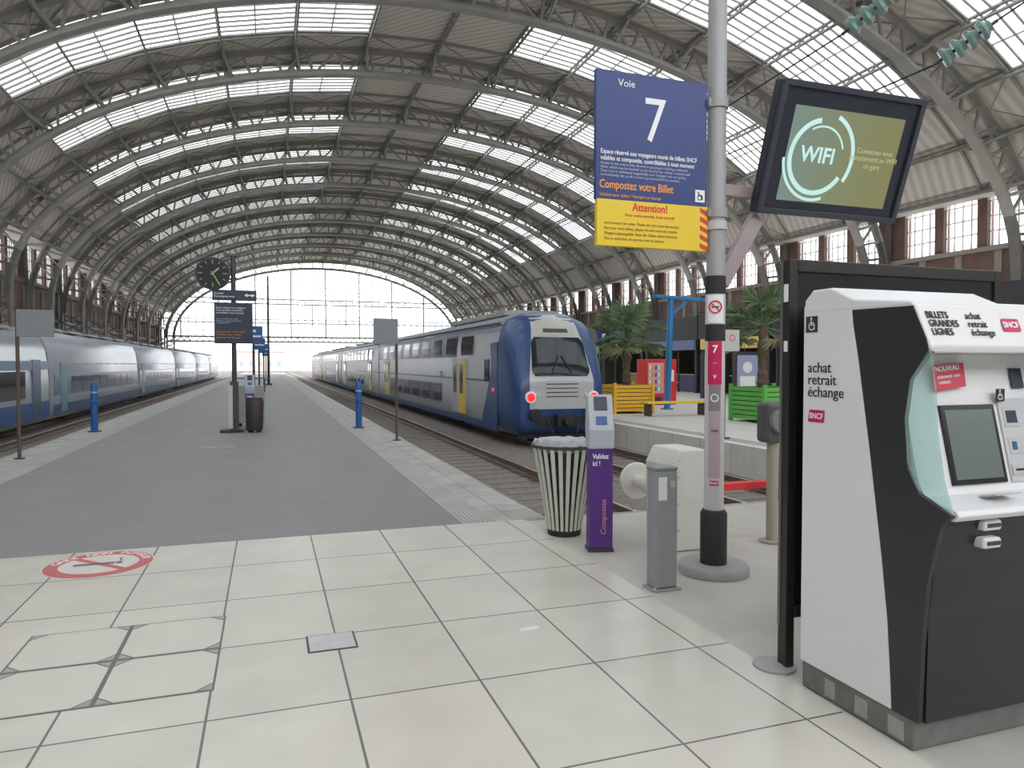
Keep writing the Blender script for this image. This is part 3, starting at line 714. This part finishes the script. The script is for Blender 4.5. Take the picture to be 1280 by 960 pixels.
e=thing('clock_post','dark steel platform post with direction boards','clock post',(-.82,19.6,0))
bx('base',M_blackm,e,-.35,.22,-.25,.25,0,.06,bevel=.01)
b=MB(); b.cyl((0,0,.06),(0,0,4.55),.06,n=20); b.box(-.1,.1,-.08,.08,.06,1.3); b.obj('post',M_dark,e,smooth=True)
bx('white_edge',M_lgrey,e,-.14,-.04,-.12,-.08,.1,1.2)
bx('rules_board',M_dblue,e,-.46,.46,-.09,-.03,2.27,3.32,bevel=.01)
bx('direction_board',M_dblue,e,-.50,.56,-.10,-.03,3.38,3.64,bevel=.01)
text('Accueil\nRenseignements',.075,M_lwhite,e,(-.46,-.103,3.51))
b=MB(); b.prism([(.26,3.51),(.34,3.555),(.34,3.525),(.44,3.525),(.44,3.555),(.52,3.51),(.44,3.465),(.44,3.495),(.34,3.495),(.34,3.465)],-.104,-.101,'Y'); b.obj('arrow_mark',M_lwhite,e)
text('Espace réservé aux voyageurs\nmunis de billets compostés,\ncontrôlables à tout moment',.065,M_lwhite,e,(-.42,-.093,3.12),sx=.9)
text('Access to this area is only\nallowed to passengers holding\na validated ticket',.05,MATS['letter_pale'],e,(-.42,-.093,2.85))
text('Compostez votre billet\nValidate your ticket\nStempel uw kaartje',.075,mat('letter_dull_orange',(.55,.25,.06),.5),e,(-.42,-.093,2.50))
b=MB(); b.box(-.18,.18,-.06,.06,4.5,4.56); b.obj('top_cap',M_dark,e)
e=thing('platform_clock','round black platform clock with yellow-green hands','clock',(-1.30,19.55,4.04))
b=MB(); b.cyl((0,-.09,0),(0,.09,0),.41,n=48); b.obj('casing',M_dark,e,smooth=True,bevel=.015)
b=MB(); b.cyl((0,-.1,0),(0,-.09,0),.38,n=48); b.obj('dial',M_blackm,e)
for i in range(12):
    a=i*math.pi/6; L=.07 if i%3 else .11; b=MB()
    b.beam((.35*math.sin(a),-.103,.35*math.cos(a)),((.35-L)*math.sin(a),-.103,(.35-L)*math.cos(a)),.004,.03,ref=(0,1,0))
    b.obj('hour_mark',mat('clock_mark',(.20,.27,.18),.5),e)
for nm,a,L,wd in (('hour_hand',math.radians(48),.2,.04),('minute_hand',math.radians(150),.32,.028)):
    b=MB(); b.beam((-.05*math.sin(a),-.107,-.05*math.cos(a)),(L*math.sin(a),-.107,L*math.cos(a)),.004,wd,ref=(0,1,0)); b.obj(nm,mat('clock_hand',(.36,.50,.16),.5),e)
for z in (.12,-.12): b=MB(); b.beam((.37,0,z),(.43,0,z),.05,.05); b.obj('bracket',M_dark,e)
e=thing('platform_bin','squat dark brown litter bin beside the clock post','litter bin',(-.33,19.3,0))
b=MB(); b.lathe([(.18,.06),(.20,.12),(.22,.78),(.19,.84)],28); b.obj('body',mat('bin_brown',(.04,.028,.026),.5),e,smooth=True)
for x in (-.1,.1): b=MB(); b.cyl((x,0,.0),(x,0,.07),.06,n=12); b.obj('foot',M_blackm,e)
b=MB(); b.ring((0,0,.84),.09,.2,0,.05,28); b.obj('lid',M_dark,e,smooth=True)
e=validator((-.46,20.1,0),'blue ticket validator standing near the clock post')
e=thing('cleaning_cart','grey cabinet with rails beside the clock post','cabinet',(-.45,21.3,0))
bx('body',M_grey,e,-.45,.35,-.2,.2,.1,1.15,bevel=.02)
b=MB(); b.beam((-.46,-.2,1.35),(.36,-.2,1.35),.03,.03); b.beam((-.46,-.2,.95),(-.46,-.2,1.35),.03,.03); b.beam((.36,-.2,.95),(.36,-.2,1.35),.03,.03); b.obj('rail',M_dark,e)
for x in (-.3,.25): b=MB(); b.cyl((x,-.1,.05),(x,.1,.05),.05,n=12); b.obj('wheel',M_blackm,e)
e=thing('platform_mast','tall thin dark mast standing on the platform','mast',(.05,62,0))
bx('base',M_dark,e,-.25,.25,-.25,.25,0,.15)
b=MB(); b.cyl((0,0,.15),(0,0,9),.11,.07,n=14); b.obj('shaft',M_dark,e,smooth=True)
for (x,y) in ((-.55,31),(-.5,45),(-.3,58),(-.2,80)):
    e=thing('platform_sign_post','blue platform board on a thin dark post','sign',(x,y,0),'blue platform boards')
    b=MB(); b.cyl((0,0,0),(0,0,3.3),.05,n=12); b.cyl((0,0,0),(0,0,.05),.2,n=16); b.obj('post',M_dark,e)
    bx('board',M_bblue,e,-.35,.35,-.08,-.04,2.6,3.3)
    b=MB(); b.box(-.3,.1,-.085,-.08,3.05,3.15); b.box(-.3,.3,-.085,-.08,2.85,2.92); b.obj('lettering',M_lwhite,e)

# ------------------------------------------------------------------ trains
def section(w,zb,zt,full=3.35):
    base=[(-.86,-.32),(-.97,-.1),(-1,.4),(-1,1.2),(-1,2.0),(-.985,2.4),(-.93,2.8),(-.80,3.1),(-.5,3.28),(0,3.35)]
    pts=base+[(-x,z) for x,z in base[-2::-1]]
    k=(zt-zb)/(full+.32)
    return [(x*w, zb+(z+.32)*k) for x,z in pts]
def loft(secs, mi=0):
    b=MB(); vs=[]; n=len(secs[0][1])
    for y,pts in secs:
        for x,z in pts: vs.append((x,y,z))
    fs=[]
    for j in range(len(secs)-1):
        for i in range(n): fs.append((j*n+i,j*n+(i+1)%n,(j+1)*n+(i+1)%n,(j+1)*n+i))
    fs.append(tuple(range(n))); fs.append(tuple((len(secs)-1)*n+i for i in range(n-1,-1,-1)))
    b.add(vs,fs,mi); return b
M_tblue=mat('train_blue',(.025,.065,.185),.35,0,.06,2,coat=.2)
M_tgrey=mat('train_grey',(.43,.44,.46),.35,.15,.06,2)
M_tsil=mat('train_silver',(.47,.48,.49),.35,.1,.06,2)
M_troof=mat('train_roof',(.30,.32,.34),.5,.1,.15,3)
M_tglass=mat('train_glass',(.015,.02,.025),.08)
M_tband=mat('train_navy',(.03,.045,.09),.3)
M_under=mat('underframe',(.03,.027,.025),.8,0,.3,5)
HW=1.45
def bogie(e,y):
    b=MB(); b.box(-1.1,1.1,y-1.5,y+1.5,-.25,.05)
    for yy in (y-.95,y+.95):
        for x in (-.75,.75): b.cyl((x-.07,yy,-.055),(x+.07,yy,-.055),.44,n=28)
        b.cyl((-1.0,yy,-.05),(1.0,yy,-.05),.1,n=12)
        for s in (-1,1): b.box(s*1.0-.12,s*1.0+.12,yy-.2,yy+.2,-.22,.15)
    for s in (-1,1): b.box(s*1.05-.08,s*1.05+.08,y-1.4,y+1.4,-.12,.08); b.cyl((s*1.1,y,-.1),(s*1.1,y,.25),.16,n=16)
    b.obj('bogie',M_under,e)
def regional_car(y0,L,cab):
    e=thing('regional_rail_car','grey double-deck regional train car with yellow doors' if not cab else 'double-deck regional train cab car with blue nose','train car',(8.05,y0,0),'regional train')
    ys=1.6 if cab else 0
    b=loft([(ys,section(HW,-.32,3.35)),(ys+.01,section(HW,-.32,3.35)),(L-.3,section(HW,-.32,3.35)),(L-.1,section(HW*.93,-.25,3.2))])
    b.obj('body',M_tgrey,e,smooth=True)
    b=MB(); pr=[(-.95,3.03),(-.80,3.14),(-.5,3.31),(0,3.38),(.5,3.31),(.80,3.14),(.95,3.03)]
    pr=[(x*HW,z) for x,z in pr]; b.prism(pr+[(p[0]*.9,p[1]-.15) for p in pr[::-1]],ys,L-.35,'Y'); b.obj('roof',M_troof,e)
    for q in range(6 if cab else 4):
        yy=ys+1.0+q*(1.2 if cab else 5); bx('roof_unit',M_grey,e,-.9,.9,yy,yy+.9,3.3,3.47,bevel=.03)
    X=-HW
    b=MB(); b.prism([(X-.012,2.0),(X-.01,2.42),(X*.955-.02,2.80),(X*.955,2.80),(X,2.0)],ys+5.0,L-.4,'Y'); b.obj('window_band',M_tband,e)
    bx('window_band',M_tband,e,X-.012,X,ys+7.4,L-4.5,.25,.98)
    nw=9
    for q in range(nw):
        yy=ys+2.8+q*(L-ys-4)/nw
        b=MB(); b.prism([(X-.02,2.06),(X-.018,2.42),(X*.965-.02,2.72),(X*.965,2.72),(X,2.06)],yy,yy+1.45,'Y'); b.obj('upper_window',M_tglass,e)
        if 2<=q<=6: bx('lower_window',M_tglass,e,X-.02,X,yy,yy+1.45,.32,.92)
    for yy in (ys+3.6,L-4.0) if cab else (3.0,L-4.4):
        do=bx('door',mat('door_frame',(.42,.43,.45),.4,.1),e,X-.02,X,yy,yy+1.9,-.02,1.95)
        for a0,a1,mm in ((.05,.95,mat('door_yellow',(.72,.52,.05),.4)),(.97,1.85,M_tgrey)):
            bx('door_leaf',mm,do,X-.035,X-.018,yy+a0,yy+a1,0,1.9)
            bx('door_glass',M_tglass,do,X-.04,X-.03,yy+a0+.28,yy+a1-.15,.7,1.75)
    for z0,z1 in ((-.30,-.1),(1.2,1.26),(2.86,2.94)): bx('stripe',M_tblue,e,X-.015,X,ys,L-.4,z0,z1)
    bx('underframe',M_under,e,-1.2,1.2,7,L-7,-.45,-.3)
    bogie(e,4.2); bogie(e,L-4)
    if cab:
        table=[(0,1.30,.88,-.08),(.05,1.50,.91,-.14),(.13,1.75,.935,-.22),(.27,2.10,.96,-.28),(.45,2.55,.975,-.32),(.64,2.90,.985,-.32),(.84,3.12,.99,-.32),(1.08,3.25,.995,-.32),(1.35,3.33,1,-.32),(1.62,3.35,1,-.32)]
        secs=[(y,section(HW*wf,zb,zt)) for y,zt,wf,zb in table]
        nb=loft(secs); nb.obj('nose',M_tblue,e,smooth=True)
        side=MB()
        side.prism([(1.6,-.31),(3.4,-.31),(2.8,.6),(2.2,1.6),(2.3,2.4),(1.6,2.42)],X-.014,X+.01,'X'); side.obj('blue_flank',M_tblue,e)
        bvh=BVHTree.FromPolygons([Vector(v) for v in nb.v],[f for f in nb.f],all_triangles=False)
        def hity(x,z,dflt=None):
            h=bvh.ray_cast(Vector((x,-3,z)),Vector((0,1,0)))
            return h[0].y if h[0] is not None else dflt
        def patch(name,m,z0,z1,hw0,hw1,off=.02,xo=0,nz=14,nx=14,rnd=0):
            q=MB(); vs=[]
            for j in range(nz+1):
                f=j/nz; z=z0+(z1-z0)*f; hw=hw0+(hw1-hw0)*f
                if rnd: 
                    ed=min(f,1-f)*2; hw*= (1-rnd*(1-min(1,ed*3))**2)
                row=[]
                for i in range(nx+1):
                    x=xo-hw+2*hw*i/nx; row.append([x,hity(x,z),z])
                ok=[r[1] for r in row if r[1] is not None]; mxy=max(ok) if ok else 1.4
                for r in row: vs.append((r[0],(r[1] if r[1] is not None else mxy)-off,r[2]))
            k=nx+1
            q.add(vs,[(j*k+i,j*k+i+1,(j+1)*k+i+1,(j+1)*k+i) for j in range(nz) for i in range(nx)])
            return q.obj(name,m,e,smooth=True)
        patch('front_panel',M_tsil,.45,1.34,1.0,1.0,.015)
        patch('silver_cap',M_tsil,1.34,3.24,1.0,.66,.012)
        patch('windscreen',M_tglass,1.40,2.54,.92,.80,.028,rnd=.12)
        patch('destination_display',mat('cab_display',(.46,.46,.40),.3),2.60,3.06,.66,.56,.026,rnd=.1)
        patch('display_strip',M_dark,2.68,2.80,.40,.38,.034,nz=3)
        for zz in (.80,.92,1.04,1.16): patch('grille_bar',M_dark,zz,zz+.025,.50,.50,.03,nz=2)
        patch('bumper_line',M_blackm,-.05,.24,.8,.85,.02)
        for s in (-1,1):
            x=s*.98; y=hity(x,.80,.05)
            q=MB(); q.cyl((x,y-.06,.80),(x,y+.1,.80),.17,n=28); q.obj('lamp_housing',M_lwhite,e,smooth=True)
            q=MB(); q.cyl((x,y-.08,.80),(x,y-.06,.80),.115,n=24); q.obj('tail_lamp',mat('tail_lamp',(1,.02,.02),.3,emit=1.5),e)
            q=MB(); q.cyl((x-s*.22,y-.07,.86),(x-s*.22,y-.02,.86),.06,n=20); q.obj('marker_lamp',M_steel,e)
            q=MB(); q.beam((s*.3,hity(s*.3,1.5,.1)-.06,1.5),(s*.05,hity(s*.05,2.0,.2)-.06,2.0),.02,.03); q.obj('wiper',M_blackm,e)
            q=MB(); q.cyl((s*.87,-.12,.30),(s*.87,.2,.30),.09,n=16); q.cyl((s*.87,-.16,.30),(s*.87,-.12,.30),.17,n=24); q.obj('buffer',M_under,e)
        q=MB(); q.box(-.25,.25,-.3,.4,-.05,.3); q.cyl((0,-.5,.12),(0,-.2,.12),.12,n=16); q.beam((-.5,-.1,.15),(-.35,-.25,-.25),.05,.05); q.beam((.5,-.1,.15),(.35,-.25,-.25),.05,.05); q.obj('coupler',M_blackm,e,bevel=.02)
        bx('snow_plough',M_under,e,-1.2,1.2,.3,.5,-.42,-.1)
        bx('cab_side_window',M_tglass,e,X-.02,X,2.45,2.95,1.2,1.9)
        sncf(e,(X-.018,2.0,.95),LEFT,.4)
        text('TER',.28,M_tblue,e,(X-.016,9.2,1.35),rot=LEFT,bold=.03)
    return e
regional_car(18.95,26,True)
c=regional_car(45.1,24,False)
for i in (1,2): dup(c,(8.05,45.1+24.2*i,0))

M_gtop=mat('express_silver',(.42,.45,.49),.28,.2,.06,2)
M_gblue=mat('express_blue',(.07,.12,.22),.25,.1,.06,2)
def secG(w,zt):
    base=[(-.85,-.35),(-.97,-.15),(-1,.4),(-1,1.2),(-.985,1.8),(-.93,2.4),(-.82,2.8),(-.6,3.0),(-.3,3.1),(0,3.12)]
    pts=base+[(-x,z) for x,z in base[-2::-1]]; k=(zt+.35)/(3.12+.35)
    return [(x*w,-.35+(z+.35)*k) for x,z in pts]
def express(y0,L,power):
    e=thing('express_rail_car','blue and silver high-speed train power car' if power else 'silver high-speed train coach with blue window band','train car',(-9.05,y0,0),'high-speed train')
    G=1.42; zt=2.95 if power else 3.12
    b=loft([(0.1,secG(G*.94,zt-.1)),(.3,secG(G,zt)),(L-.3,secG(G,zt)),(L-.1,secG(G*.94,zt-.1))]); b.obj('body',M_gtop,e,smooth=True)
    if power:
        bx('lower_band',mat('express_bluebright',(.03,.10,.30),.3),e,G,G+.015,.3,L-.3,-.15,.42)
        bx('upper_band',mat('express_mid',(.10,.17,.30),.3),e,G-.03,G+.012,.3,L-.3,1.55,1.85)
        bx('dark_band',M_tglass,e,G,G+.02,.3,L-3,.60,1.5)
        bx('door',M_gblue,e,G-.02,G+.02,L-2.2,L-1.3,-.1,1.9)
    else:
        bx('skirt_band',M_gblue,e,G,G+.012,.3,L-.3,-.2,.2); bx('blue_band',M_gblue,e,G-.005,G+.012,.3,L-.3,.55,1.35)
        for q in range(8):
            yy=2.8+q*(L-5)/8; bx('coach_window',mat('coach_glass',(.03,.04,.055),.08),e,G-.01,G+.022,yy,yy+1.6,.65,1.25)
        bx('door',mat('door_blue',(.12,.24,.30),.4),e,G-.02,G+.02,1.2,2.1,-.1,1.8)
        for q in range(9): yy=1.5+q*2; bx('seam',M_lgrey,e,G-.03,G+.005,yy,yy+1.3,1.75,1.80)
    bx('underframe',M_under,e,-1.1,1.1,3,L-3,-.49,-.3)
    for q in range(5): bx('roof_vent',M_troof,e,-.8,.8,2+q*3.4,4.2+q*3.4,zt-.03,zt+.09,bevel=.02)
    bogie(e,2.4); bogie(e,L-2.4)
    return e
express(10.5,20,True)
c=express(30.6,18.7,False)
for i in range(1,5): dup(c,(-9.05,30.6+18.9*i,0))

# ------------------------------------------------------------------ overhead insulators and wires
M_insg=mat('insulator_glass',(.15,.25,.23),.15,0,.1,5)
def insul(p,q,label):
    p=Vector(p);q=Vector(q); e=thing('insulator_string',label,'insulator',p,'overhead insulators')
    d=(q-p); n=4; u=d.normalized(); st=d.length/n
    for i in range(n):
        c=d*((i+.5)/n); b=MB()
        b.cyl(c-u*st*.35,c-u*st*.05,.12,.13,n=24); b.cyl(c-u*st*.05,c+u*st*.2,.13,.09,n=24); b.cyl(c+u*st*.2,c+u*st*.5,.07,n=14)
        b.obj('disc',M_insg,e,smooth=True)
    b=MB(); b.cyl(d*-.12,d*1.12,.022,n=10); b.obj('rod',M_dark,e)
insul((7.05,7.3,6.02),(7.35,6.75,6.35),'greenish glass insulator string on overhead wire')
insul((8.15,6.9,5.62),(8.45,6.45,5.92),'greenish glass insulator string on overhead wire')
def wire(pts,r=.012):
    b=MB()
    for a,c in zip(pts,pts[1:]): b.cyl(a,c,r,n=6)
    tag(b.obj('overhead_wire',M_blackm),'thin black overhead electric wire','overhead wire','overhead wires')
wire([(7.39,6.68,6.39),(8.6,3.0,7.6),(9.5,-2,9)]); wire([(7.01,7.37,5.98),(7.6,30,5.4),(8.05,60,5.2),(8.05,140,5.2)])
wire([(8.49,6.40,5.96),(9.4,3.0,7.2),(10.4,-2,8.6)]); wire([(8.11,6.96,5.58),(8.3,30,6.0),(8.2,60,6.1),(8.2,140,6.1)])
wire([(4.55,9,5.5),(4.55,140,5.3)]); wire([(-9.05,9,5.5),(-9.05,140,5.3)])
for y in (78.4,114.4):
    e=thing('wire_gantry','dark lattice crossbeam carrying the overhead wires','wire gantry',(0,y,0),'overhead wire gantries')
    b=MB(); b.beam((-15.2,0,8.0),(34.2,0,8.0),.12,.1); b.beam((-15.2,0,8.5),(34.2,0,8.5),.12,.1)
    for q in range(49): b.beam((-15+q,0,8.0),(-14.5+q,0,8.5),.05,.05); b.beam((-14.5+q,0,8.5),(-14+q,0,8.0),.05,.05)
    b.obj('crossbeam',M_truss2,e)
    for x in (4.55,8.05,-9.05):
        b=MB(); b.cyl((x,0,8),(x,0,5.5),.03,n=8); b.beam((x-.6,0,5.6),(x,0,6.0),.04,.04); b.obj('dropper',M_dark,e)

# ------------------------------------------------------------------ right platform furniture
M_palm=mat('palm_green',(.13,.20,.09),.6,0,.4,3); M_palm2=mat('palm_dry',(.24,.25,.13),.7,0,.3,3)
M_trunk=mat('palm_trunk',(.13,.095,.065),.9,0,.4,12,bump=.6)
def palm(loc,h,R,seed):
    rr=random.Random(seed)
    e=thing('potted_palm','fan palm with shaggy trunk growing in a planter','palm tree',loc,'fan palms')
    b=MB(); pr=[]
    for j in range(14): pr.append((.13+.035*(j%2)+.02*math.sin(j),.0+h*j/13))
    b.lathe(pr,14); b.obj('trunk',M_trunk,e)
    b=MB()
    for q in range(34):
        az=rr.uniform(0,2*math.pi); elv=math.radians(rr.uniform(-30,80)); L=R*rr.uniform(.45,.70)
        d=Vector((math.cos(az)*math.cos(elv),math.sin(az)*math.cos(elv),math.sin(elv)))
        base=Vector((0,0,h-.05)); tip=base+d*L+Vector((0,0,-.08)); 
        b.beam(base,tip,.025,.02,ref=(0,0,1),mi=0)
        side=d.cross(Vector((0,0,1))); 
        if side.length<.1: side=Vector((1,0,0))
        side.normalize(); up=side.cross(d)
        mi=1 if elv<-.25 else 0
        for k in range(15):
            a=math.radians(-105+210*k/14); l=R*.50*(1-.25*abs(a)/2.2)*rr.uniform(.8,1.1)
            bd=(d*math.cos(a)+side*math.sin(a)).normalized(); pw=bd.cross(up).normalized()*.012
            m1=tip+bd*l*.55+up*.03; t2=tip+bd*l+Vector((0,0,-.14*rr.uniform(.3,1.4)))
            b.add([tip,m1-pw,t2,m1+pw],[(0,1,2),(0,2,3)],mi)
    b.obj('fronds',[M_palm,M_palm2],e)
def planter(loc,w,d,h,m,label):
    e=thing('planter',label,'planter',loc)
    b=MB()
    n=int(h/.14)
    for j in range(n):
        z=.08+j*(h-.1)/n; zz=z+(h-.1)/n-.025
        b.box(-w/2,w/2,-d/2,-d/2+.03,z,zz); b.box(-w/2,w/2,d/2-.03,d/2,z,zz); b.box(-w/2,-w/2+.03,-d/2+.03,d/2-.03,z,zz); b.box(w/2-.03,w/2,-d/2+.03,d/2-.03,z,zz)
    b.obj('slats',m,e)
    for x in (-w/2,w/2):
        for y in (-d/2,d/2): bx('corner_post',m,e,x-.05,x+.05,y-.05,y+.05,0,h+.04)
    bx('soil',mat('soil',(.05,.035,.025),.95,0,.4,10),e,-w/2+.04,w/2-.04,-d/2+.04,d/2-.04,.1,h-.08)
M_or=mat('planter_orange',(.82,.46,.03),.5,0,.06,4); M_gr=mat('planter_green',(.12,.42,.08),.5,0,.06,4)
planter((12.2,23.0,0),1.5,1.5,1.05,M_or,'orange slatted planter box on the platform'); palm((12.3,23.0,.97),1.75,1.6,3)
planter((14.45,17.9,0),1.6,1.6,1.1,M_gr,'bright green slatted planter box on the platform'); palm((14.2,17.9,1.02),1.9,1.5,5)
e=thing('vending_machine','red vending machine with white graphics','vending machine',(15.9,27.0,0))
bx('cabinet',mat('vending_red',(.70,.03,.03),.35),e,-.75,.75,-.4,.4,0,1.95,bevel=.03)
bx('display_window',mat('vending_win',(.5,.32,.3),.2,emit=.2),e,-.65,.1,-.42,-.4,.5,1.8)
for j in range(4):
    for i in range(5): b=MB(); b.cyl((-.57+i*.145,-.43,.6+j*.3),(-.57+i*.145,-.43,.78+j*.3),.035,n=8); b.obj('bottle_display',[M_lwhite,M_orange,M_bblue][i%3],e)
bx('panel',M_lwhite,e,.25,.6,-.42,-.4,1.0,1.5); bx('tray',M_dark,e,-.5,0,-.42,-.4,.15,.35)
def bench(loc,L):
    e=thing('bench','low orange-yellow platform bench','bench',loc,'yellow benches')
    bx('seat',M_yellow,e,-L/2,L/2,-.25,.25,.42,.48,bevel=.01)
    for x in (-L/2+.15,L/2-.15): bx('leg',M_dark,e,x-.03,x+.03,-.22,.22,0,.42)
bench((13.1,21.0,0),2.4); bench((17.5,20.8,0),2.2)
e=thing('blue_canopy_post','tall blue steel post with angled crossarm','post',(14.6,24.0,0))
M_cb=mat('canopy_blue',(.02,.20,.45),.35)
b=MB(); b.cyl((0,0,0),(0,0,.04),.25,n=20); b.cyl((0,0,.04),(.15,0,4.3),.12,n=20); b.obj('post',M_cb,e,smooth=True)
b=MB(); b.beam((-.6,0,4.35),(1.6,0,4.25),.3,.12); b.obj('arm',M_cb,e,bevel=.02)
b=MB(); b.beam((.15,0,3.6),(.9,0,4.22),.08,.1); b.obj('strut',M_cb,e,bevel=.02)
e=thing('notice_post','thin pole with small white notice','sign',(10.1,14.1,0))
b=MB(); b.cyl((0,0,0),(0,0,.03),.15,n=16); b.cyl((0,0,.03),(0,0,2.5),.035,n=12); b.obj('pole',M_dark,e)
bx('panel',M_lgrey,e,-.02,.38,-.05,-.03,2.05,2.55)
b=MB(); b.ring((.18,-.055,2.36),.06,.08,0,.002,24,'Y'); b.obj('red_ring',M_red,e)
e=thing('platform_number_sign','small blue sign with white number 5','sign',(15.3,31,0))
b=MB(); b.cyl((0,0,0),(0,0,3.6),.06,n=12); b.obj('pole',M_dark,e)
bx('panel',M_blue,e,-.35,.35,-.1,-.06,2.6,3.4)
text('5',.5,M_lwhite,e,(0,-.103,3.0),align='CENTER',bold=.02)
for (x,y,c) in ((21.5,31,(.5,.4,.2)),(20.5,27,(.3,.35,.5))):
    e=thing('poster_totem','upright advertising totem with coloured poster','advertising totem',(x,y,0))
    bx('frame',M_dark,e,-.65,.65,-.12,.12,0,2.3,bevel=.02)
    b=MB(); b.box(-.55,.55,-.13,-.12,.35,2.15); b.box(-.4,.4,-.135,-.13,.6,1.2,1); b.cyl((0,-.137,1.6),(0,-.13,1.6),.25,n=24,mi=1); b.obj('poster',[mat('poster%d'%int(x*2),c,.4,emit=.1),M_lwhite],e)
cols=[(.55,.30,.05),(.25,.05,.05),(.5,.35,.1),(.10,.12,.2),(.4,.25,.1),(.12,.2,.12)]
for i in range(9):
    y=20+i*6.5; c=cols[i%6]
    e=thing('shop_unit','glazed shop front with lit fascia and dark frame','shop',(24.2,y,0),'platform shops')
    b=MB(); b.box(0,8,-3.2,3.2,3.2,3.6); b.box(0,.2,-3,-2.8,0,3.2); b.box(0,.2,2.8,3,0,3.2); b.box(.2,8,2.9,3,0,3.2); b.box(.2,8,-3,-2.9,0,3.2); b.box(-.1,.1,-3.2,3.2,3.2,4.6); b.obj('frame',M_dark,e)
    bx('fascia',mat('fascia%d'%(i%6),c,.4,emit=.4),e,-.15,0,-2.9,2.9,2.6,3.2)
    bx('back_wall',mat('shop_warm',(.45,.30,.16),.6,emit=.3),e,5,5.1,-2.8,2.8,0.02,3.1)
    b=MB()
    for k in range(4): b.box(4.3,5,-2.5,2.5,.5+k*.6,.55+k*.6,0)
    rr=random.Random(i)
    for k in range(4):
        yy=-2.4
        while yy<2.3:
            b.box(4.35,4.8,yy,yy+.22,.55+k*.6,.55+k*.6+rr.uniform(.15,.4),rr.randint(1,4)); yy+=.3
    b.obj('shelf',[M_dark,M_red,M_yellow,M_lwhite,M_bblue],e)
    b=MB(); b.box(1.0,1.6,-1.8,1.4,0,1.05,0); b.box(.9,1.7,-1.9,1.5,1.05,1.1,1); b.obj('counter',[mat('counter%d'%(i%6),c,.5),M_lgrey],e)
    for yy in (-2.8,-1,1,2.8): bx('glazing_bar',M_dark,e,.0,.08,yy-.04,yy+.04,0,2.6)
    for yy in (-1.8,0,1.8): b=MB(); b.cyl((2,yy,3.1),(2,yy,3.2),.15,n=12); b.obj('ceiling_lamp',mat('shop_lamp',(1,.8,.5),.5,emit=8),e)
for (x,y) in ((15,36),(18,40),(21,34),(20,48)):
    e=thing('cafe_table','small round cafe table','table',(x,y,0),'cafe tables')
    b=MB(); b.cyl((0,0,0),(0,0,.03),.22,n=16); b.cyl((0,0,.03),(0,0,.72),.03,n=10); b.obj('leg',M_dark,e)
    b=MB(); b.cyl((0,0,.72),(0,0,.75),.35,n=24); b.obj('top',M_or,e)
